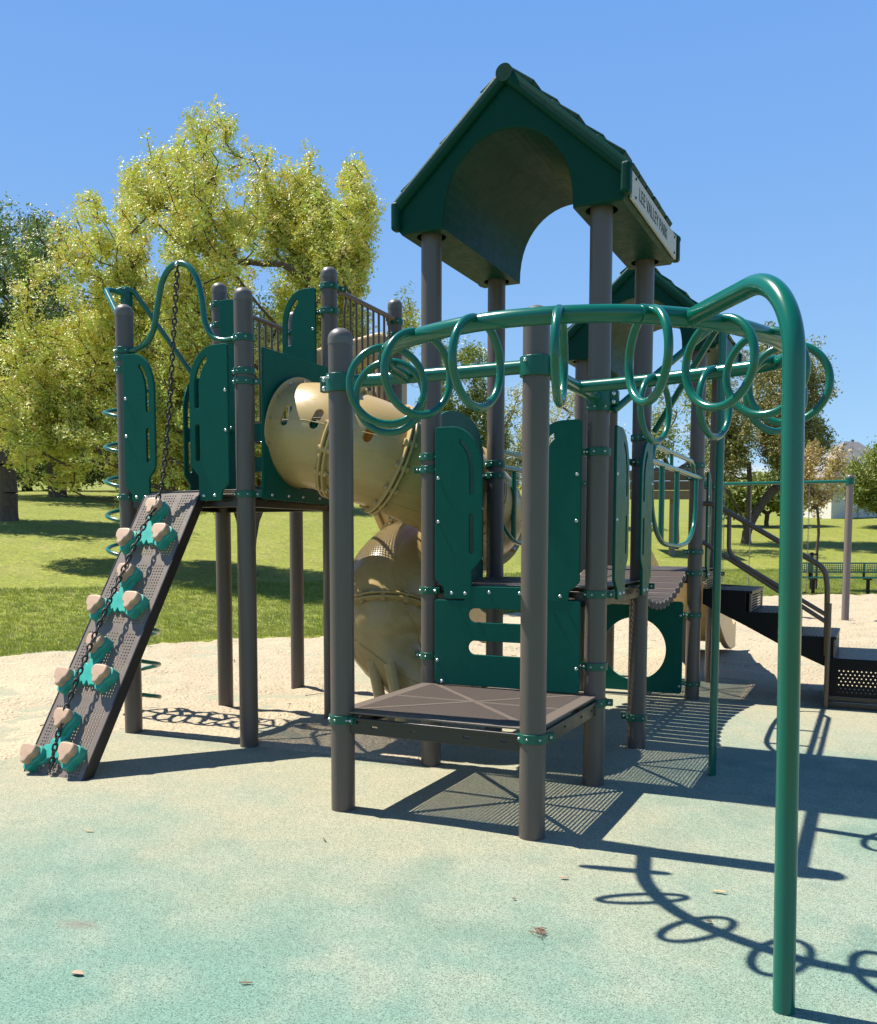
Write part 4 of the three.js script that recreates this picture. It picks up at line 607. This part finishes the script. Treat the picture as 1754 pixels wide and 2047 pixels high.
// a tree grown towards points spread through its crown: each new twig starts from the nearest wood there is
function tree(name, label, category, X, Z, o, group) {
  const y0 = grassY(X, Z), r = rng(o.seed), t = thing(name, label, category, { x: X, z: Z, th: 0 }, 0, 0, y0, group);
  const nodes = []; // { p, parent, w }
  const add = (p, parent) => { nodes.push({ p, parent, w: 0 }); return nodes.length - 1; };
  for (const [dx, dz, h] of o.trunks) { let last = nodes.length ? 0 : add(V3(0, y0 - 0.15, 0), -1); const n = Math.max(3, Math.round(h / 0.4)); for (let i = 1; i <= n; i++) { const k = i / n; last = add(V3(dx * k * k + (r() - 0.5) * 0.06, y0 + h * k, dz * k * k + (r() - 0.5) * 0.06), last); } }
  const vol = o.lobes.map((l) => l[3] * l[4] * l[5]), sum = vol.reduce((a, b) => a + b), inside = (p, grow = 1) => o.lobes.some((l) => ((p.x - l[0]) / l[3]) ** 2 + ((p.y - l[1]) / l[4]) ** 2 + ((p.z - l[2]) / l[5]) ** 2 < grow);
  const targets = [];
  while (targets.length < o.tips) {
    let q = r() * sum, i = 0; while (q > vol[i]) q -= vol[i++]; const l = o.lobes[i];
    const d = V3(r() * 2 - 1, r() * 2 - 1, r() * 2 - 1); if (d.length() > 1) continue; d.setLength(Math.pow(r(), 0.42));
    const f = 0.86 + 0.32 * (fbm(d.x * 2.3 + o.seed, d.y * 2.3 + d.z * 1.7, 3) - 0.25); d.multiplyScalar(f);
    const p = V3(l[0] + d.x * l[3], l[1] + d.y * l[4], l[2] + d.z * l[5]); if (p.y < y0 + 0.6) continue;
    if (fbm(p.x * o.gap + 47, p.y * o.gap + p.z * o.gap * 0.7, 2) < o.open) continue; targets.push(p);
  }
  const c0 = nodes[nodes.length - 1].p, tips = [];
  targets.sort((a, b) => a.distanceToSquared(c0) - b.distanceToSquared(c0));
  for (const p of targets) {
    let best = 0, bd = 1e9;
    for (let i = 0; i < nodes.length; i++) { const q = nodes[i].p, dx = p.x - q.x, dy = p.y - q.y, dz = p.z - q.z, l2 = dx * dx + dy * dy + dz * dz, sl = 0.62 - dy / Math.sqrt(l2 + 1e-6), d = l2 * (1 + 1.3 * sl * sl); if (d < bd) { bd = d; best = i; } }
    const a = nodes[best].p, len = a.distanceTo(p), n = Math.max(1, Math.min(4, Math.round(len / 0.35))), mid = a.clone().lerp(p, 0.5).add(V3((r() - 0.5) * 0.25 * len, -0.10 * len * (p.y > a.y ? 1 : -1), (r() - 0.5) * 0.25 * len)); let last = best;
    for (let i = 1; i <= n; i++) { const k = i / n; const q = a.clone().multiplyScalar((1 - k) ** 2).addScaledVector(mid, 2 * k * (1 - k)).addScaledVector(p, k * k); last = add(q, last); }
    tips.push([nodes[last].parent, last]);
  }
  for (const [, i] of tips) { let k = i; while (k >= 0) { nodes[k].w++; k = nodes[k].parent; } }
  const R = (w) => o.rad * Math.pow(w / o.tips, 0.46) + 0.003, big = [], small = [];
  nodes.forEach((n, i) => { if (n.parent < 0) return; const m = nodes[n.parent], ra = R(Math.min(m.w, n.w * 2.2)), rb = R(n.w); if (n.w > o.tips * 0.012) big.push(cyl(m.p, n.p, ra, rb, 9, true)); else small.push(cyl(m.p, n.p, Math.min(ra, rb * 1.5), rb, 4, true)); });
  { const pr = []; for (let i = 0; i <= 8; i++) { const k = i / 8; pr.push(new THREE.Vector2(o.rad * (0.8 + 0.8 * Math.pow(1 - k, 2.4)), y0 - 0.25 + k * 0.8)); } big.push(new THREE.LatheGeometry(pr, 14)); }
  const trunk = part('trunk', big, barkMat, t); if (small.length) part('branches', small, barkMat, trunk, { kind: 'stuff' });
  const geo = leafGeo(o.seed + 1, o.per ?? 7, o.spread, o.leaf), mats = [], col = [], q = new THREE.Quaternion(), e = new THREE.Euler(), m = new THREE.Matrix4();
  for (const [a, b] of tips) {
    const num = o.sprays, tone = r(), up = nodes[b].p.clone().lerp(nodes[a].p, -0.8);
    for (let i = 0; i < num; i++) {
      const p = nodes[a].p.clone().lerp(up, r()).add(V3(r() - 0.5, r() - 0.5 - o.droop, r() - 0.5).multiplyScalar(o.fuzz));
      e.set(r() * 6.28, r() * 6.28, r() * 6.28); q.setFromEuler(e); const k = 0.7 + r() * 0.7; m.compose(p.sub(V3(0, y0, 0)), q, V3(k, k, k)); mats.push(m.clone());
      const s = Math.min(1, Math.max(0, tone * 0.6 + r() * 0.4)); col.push(new THREE.Color().setRGB(...[0, 1, 2].map((z) => lerp(o.col[0][z], o.col[1][z], s) * (0.85 + 0.3 * r()))));
    }
  }
  const im = new THREE.InstancedMesh(geo, leafMat(0.55, o.trans ?? 0.4), mats.length); mats.forEach((x, i) => { im.setMatrixAt(i, x); im.setColorAt(i, col[i]); }); im.name = 'crown'; im.userData.kind = 'stuff'; cast(im); t.add(im);
}
{
  const YG = [[0.46, 0.48, 0.04], [0.82, 0.79, 0.24]], FG = [[0.13, 0.20, 0.035], [0.32, 0.40, 0.10]], DG = [[0.065, 0.11, 0.02], [0.19, 0.25, 0.06]], PG = [[0.40, 0.40, 0.12], [0.6, 0.55, 0.25]], OG = [[0.15, 0.16, 0.03], [0.38, 0.35, 0.09]], MG = [[0.16, 0.22, 0.02], [0.36, 0.38, 0.06]];
  // lobes of a crown: [x, y, z, half width, half height, half depth], found from where the outline stands at the tree's distance
  const at = (Xc, Zc, ...L) => L.map(([x, y, w, h, dz = 0, d]) => [(x - 877) / 1818 * Zc - Xc, 1.439 + (1078 - y) / 1818 * Zc, -dz, w / 1818 * Zc, h / 1818 * Zc, d ?? (w + h) / 2 / 1818 * Zc]);
  const px = (x, z) => (x - 877) / 1818 * z;
  { const X = -4.2, Z = 20; tree('tree', 'large yellow-green spring tree spreading behind the left tower', 'tree', X, Z, { seed: 11, trunks: [[0.2, 0.1, 4.2], [1.5, -0.3, 4.6], [-1.5, 0.2, 4.0], [0.5, -1.0, 3.6], [2.0, 0.4, 4.0]], rad: 0.2, tips: 4600, gap: 1.0, open: 0.40, lobes: at(X, Z, [440, 560, 205, 275], [520, 800, 260, 180], [690, 540, 100, 200, -0.3], [690, 540, 100, 200, -0.3], [760, 660, 75, 130], [760, 660, 75, 130], [180, 640, 150, 240, 0.4], [70, 800, 110, 150, 0.3], [330, 880, 230, 150, 0.2], [150, 880, 130, 120, 0.2], [600, 480, 70, 130], [600, 480, 70, 130], [330, 430, 80, 110], [412, 300, 20, 55], [450, 300, 24, 60], [480, 320, 18, 50], [320, 350, 20, 50], [150, 400, 22, 45], [540, 360, 20, 45], [632, 370, 20, 60], [672, 365, 18, 50], [705, 375, 20, 55], [765, 420, 16, 45], [205, 420, 16, 40], [412, 300, 20, 55], [450, 300, 24, 60], [632, 370, 20, 60], [705, 375, 20, 55], [150, 400, 22, 45], [810, 640, 22, 40], [800, 560, 20, 50]), leaf: 0.062, spread: 0.075, sprays: 11, per: 9, fuzz: 0.24, droop: 0.05, col: YG, trans: 0.5 }); }
  const T = (label, x, Z, o, name = 'tree', cat = 'tree') => { const X = px(x, Z); tree(name, label, cat, X, Z, { trunks: [[0, 0, 2.4]], gap: 0.6, open: 0.33, per: 7, droop: 0.05, fuzz: 0.5, sprays: 9, ...o, lobes: at(X, Z, ...o.lobes) }); };
  T('tall fresh green tree with a thick trunk at the left edge of the photo', 22, 27, { seed: 23, trunks: [[-0.2, 0, 3.6]], rad: 0.26, tips: 700, lobes: [[20, 560, 110, 230], [-60, 700, 130, 160], [60, 760, 110, 130]], leaf: 0.10, spread: 0.15, sprays: 12, fuzz: 0.5, col: FG, trans: 0.45, open: 0.38 });
  T('dark shaded tree behind the left side of the yellow-green tree', 120, 37, { seed: 29, rad: 0.36, tips: 800, lobes: [[120, 660, 150, 240], [40, 850, 150, 130], [230, 800, 140, 170]], leaf: 0.15, spread: 0.24, sprays: 13, fuzz: 0.7, col: DG });
  T('low dark tree behind the middle of the yellow-green tree', 400, 40, { seed: 37, rad: 0.3, tips: 700, lobes: [[360, 840, 170, 150], [560, 850, 170, 130], [470, 740, 140, 150]], leaf: 0.16, spread: 0.26, sprays: 12, fuzz: 0.75, col: DG });
  T('dark shrubby tree low at the left edge beyond the thick trunk', 60, 46, { seed: 39, rad: 0.25, trunks: [[0, 0, 1.2]], tips: 500, lobes: [[60, 900, 190, 90], [260, 920, 170, 80], [-60, 880, 120, 120]], leaf: 0.18, spread: 0.3, sprays: 12, fuzz: 0.8, col: DG });
  T('broad olive tree with several stems and bare twigs right of the far tower', 1490, 40, { seed: 41, trunks: [[0.1, 0, 2.6], [-1.6, 0.2, 3.0], [1.7, -0.2, 2.8]], rad: 0.22, tips: 900, gap: 0.9, open: 0.43, lobes: [[1530, 800, 115, 150], [1470, 870, 90, 100], [1590, 880, 75, 110], [1440, 930, 60, 50], [1600, 760, 50, 90]], leaf: 0.12, spread: 0.18, sprays: 11, fuzz: 0.45, droop: 0.15, col: OG });
  T('pale sparse young tree seen between the posts left of the front right post', 1020, 46, { seed: 53, rad: 0.13, tips: 260, gap: 0.9, open: 0.42, lobes: [[1015, 870, 55, 105], [1035, 900, 60, 90]], leaf: 0.13, spread: 0.22, sprays: 7, col: PG, trans: 0.5 });
  T('leafy tree seen between the left curl of rings and the roofed tower', 915, 44, { seed: 59, rad: 0.15, tips: 320, lobes: [[910, 790, 75, 120], [950, 890, 70, 90]], leaf: 0.13, spread: 0.22, sprays: 8, col: MG, trans: 0.5 });
  T('thin pale tree seen just right of the front right post', 1130, 48, { seed: 61, rad: 0.12, tips: 240, gap: 0.9, open: 0.42, lobes: [[1130, 860, 50, 100], [1180, 900, 60, 80]], leaf: 0.13, spread: 0.22, sprays: 6, col: PG, trans: 0.5 });
  T('sparse small-leaved tree seen through the hanging rings left of the far tower post', 1350, 37, { seed: 67, rad: 0.11, tips: 260, gap: 1.1, open: 0.45, lobes: [[1340, 850, 70, 90], [1390, 820, 50, 110], [1300, 900, 40, 40]], leaf: 0.10, spread: 0.17, sprays: 5, col: MG });
  T('full green tree at the right edge beside the swing post', 1795, 48, { seed: 71, trunks: [[0, 0, 1.4]], rad: 0.24, tips: 700, lobes: [[1780, 950, 95, 75], [1730, 970, 55, 45], [1840, 930, 90, 90]], leaf: 0.14, spread: 0.22, sprays: 12, fuzz: 0.55, col: MG });
  T('round dark tree behind the left corner of the house', 1600, 74, { seed: 73, rad: 0.25, tips: 350, lobes: [[1600, 930, 50, 45], [1635, 950, 40, 30]], leaf: 0.24, spread: 0.4, sprays: 12, fuzz: 0.8, col: DG });
  T('row of green shrubs on the rise between the olive tree and the house', 1530, 50, { seed: 79, trunks: [[0, 0, 0.7]], rad: 0.12, tips: 420, lobes: [[1530, 985, 55, 25], [1575, 985, 35, 28], [1460, 990, 60, 22]], leaf: 0.2, spread: 0.32, sprays: 12, fuzz: 0.6, col: MG }, 'hedge', 'shrubs');
  T('staked sapling with yellow-pink young leaves in front of the house', 1632, 25.5, { seed: 83, trunks: [[0.0, 0, 1.25]], rad: 0.035, tips: 170, gap: 1.6, open: 0.42, lobes: [[1630, 1010, 12, 14], [1630, 945, 42, 50], [1655, 925, 25, 30], [1605, 965, 30, 35], [1650, 985, 30, 25], [1622, 905, 14, 30]], leaf: 0.08, spread: 0.11, sprays: 6, per: 5, fuzz: 0.25, col: [[0.42, 0.34, 0.08], [0.58, 0.45, 0.2]], trans: 0.45 }, 'sapling', 'sapling');
  { const X = px(1622, 25.3), Z = 25.3, g = grassY(X, Z), t = thing('wooden_stake', 'dark wooden stake tied beside the sapling', 'stake', { x: X, z: Z, th: 0 }, 0, 0, g); part('stake', box(-0.04, 0.04, g - 0.1, g + 1.05, -0.03, 0.03, 0.006), std({ color: lin(0.05, 0.032, 0.022), roughness: 0.9 }), t); part('strap', box(-0.05, 0.16, g + 0.98, g + 1.02, -0.036, 0.036, 0.004), Mt.black, t); }
}
// ---------------------------------------------------------------- litter
{
  const leafy = (w, l, c) => { const s = new THREE.Shape(); s.moveTo(-l / 2, 0); s.quadraticCurveTo(0, w, l / 2, 0); s.quadraticCurveTo(0, -w * 0.8, -l / 2, 0); const g = new THREE.ExtrudeGeometry(s, { depth: 0.0015, bevelEnabled: false, curveSegments: 6 }).rotateX(-Math.PI / 2); const p = g.attributes.position; for (let i = 0; i < p.count; i++) p.setY(i, p.getY(i) + p.getX(i) ** 2 * c + Math.abs(p.getZ(i)) * 0.5); g.computeVertexNormals(); return g; };
  const tan = std({ color: lin(0.40, 0.30, 0.15), roughness: 0.8, side: THREE.DoubleSide }), brown = std({ color: lin(0.16, 0.10, 0.06), roughness: 0.9, side: THREE.DoubleSide }), pink = std({ color: lin(0.34, 0.23, 0.16), roughness: 0.85, side: THREE.DoubleSide });
  const L = [[1.146, 3.609, 0.07, 0.018, tan, 0.4, 'curled tan leaf on the rubber left of the bent pole'], [0.535, 3.759, 0.04, 0.02, pink, 0.1, 'small pinkish dry leaf on the rubber below the front right post'], [-1.714, 4.369, 0.06, 0.012, tan, 0.2, 'tan dry leaf on the rubber below the climbing wall foot'], [-0.545, 4.252, 0.06, 0.008, brown, 1.2, 'thin brown dry leaf left of the front left post'], [-1.19, 2.90, 0.05, 0.025, pink, 0.3, 'flat pinkish leaf on the rubber at the lower left'], [-0.62, 2.84, 0.045, 0.01, brown, 0.0, 'dark dry leaf near the bottom edge of the photo'], [0.304, 3.535, 0.018, 0.012, brown, 0.3, 'dark speck of leaf on the rubber in the middle'], [1.02, 3.32, 0.025, 0.02, brown, 0.9, 'dark leaf scrap between ring shadows']];
  for (const [X, Z, l, w, m, a, lab] of L) { const o = solo('fallen_leaf', leafy(w, l, 2.2), m, { label: lab, category: 'leaf' }); o.position.set(X, 0.006, -Z); o.rotation.y = -a; }
  const r = rng(91), gs = []; for (let i = 0; i < 14; i++) { const a = V3((r() - 0.5) * 0.05, 0.002 + r() * 0.008, (r() - 0.5) * 0.05), b = a.clone().add(V3((r() - 0.5) * 0.06, r() * 0.01, (r() - 0.5) * 0.06)); gs.push(cyl(a, b, 0.002, 0.001, 5)); } for (let i = 0; i < 8; i++) gs.push(leafy(0.006, 0.02, 3).rotateY(r() * 6).translate((r() - 0.5) * 0.05, 0.004 + r() * 0.006, (r() - 0.5) * 0.05));
  const d = solo('leaf_debris', gs, std({ color: lin(0.2, 0.09, 0.06), roughness: 0.9 }), { label: 'reddish-brown scrap of leaf and twig debris on the rubber in the middle foreground', category: 'debris' }); d.position.set(0.365, 0.006, -3.22);
  const tw = []; for (let i = 0; i < 150; i++) { const X = -5 + r() * 15, Z = 5.5 + r() * 15; if (rubberIn(X, Z) > -0.15 || Z > edgeZ(X) - 0.3) continue; const a = r() * 6.28, l = 0.05 + r() * 0.16, h = 0.03; tw.push(cyl(V3(X, h, -Z), V3(X + Math.cos(a) * l, h + 0.01 * r(), -Z + Math.sin(a) * l), 0.004, 0.002, 5)); }
  solo('twigs', tw, brown, { kind: 'stuff', label: 'small brown twigs and bits scattered over the sand', category: 'twigs' });
}
renderer.render(scene, camera);
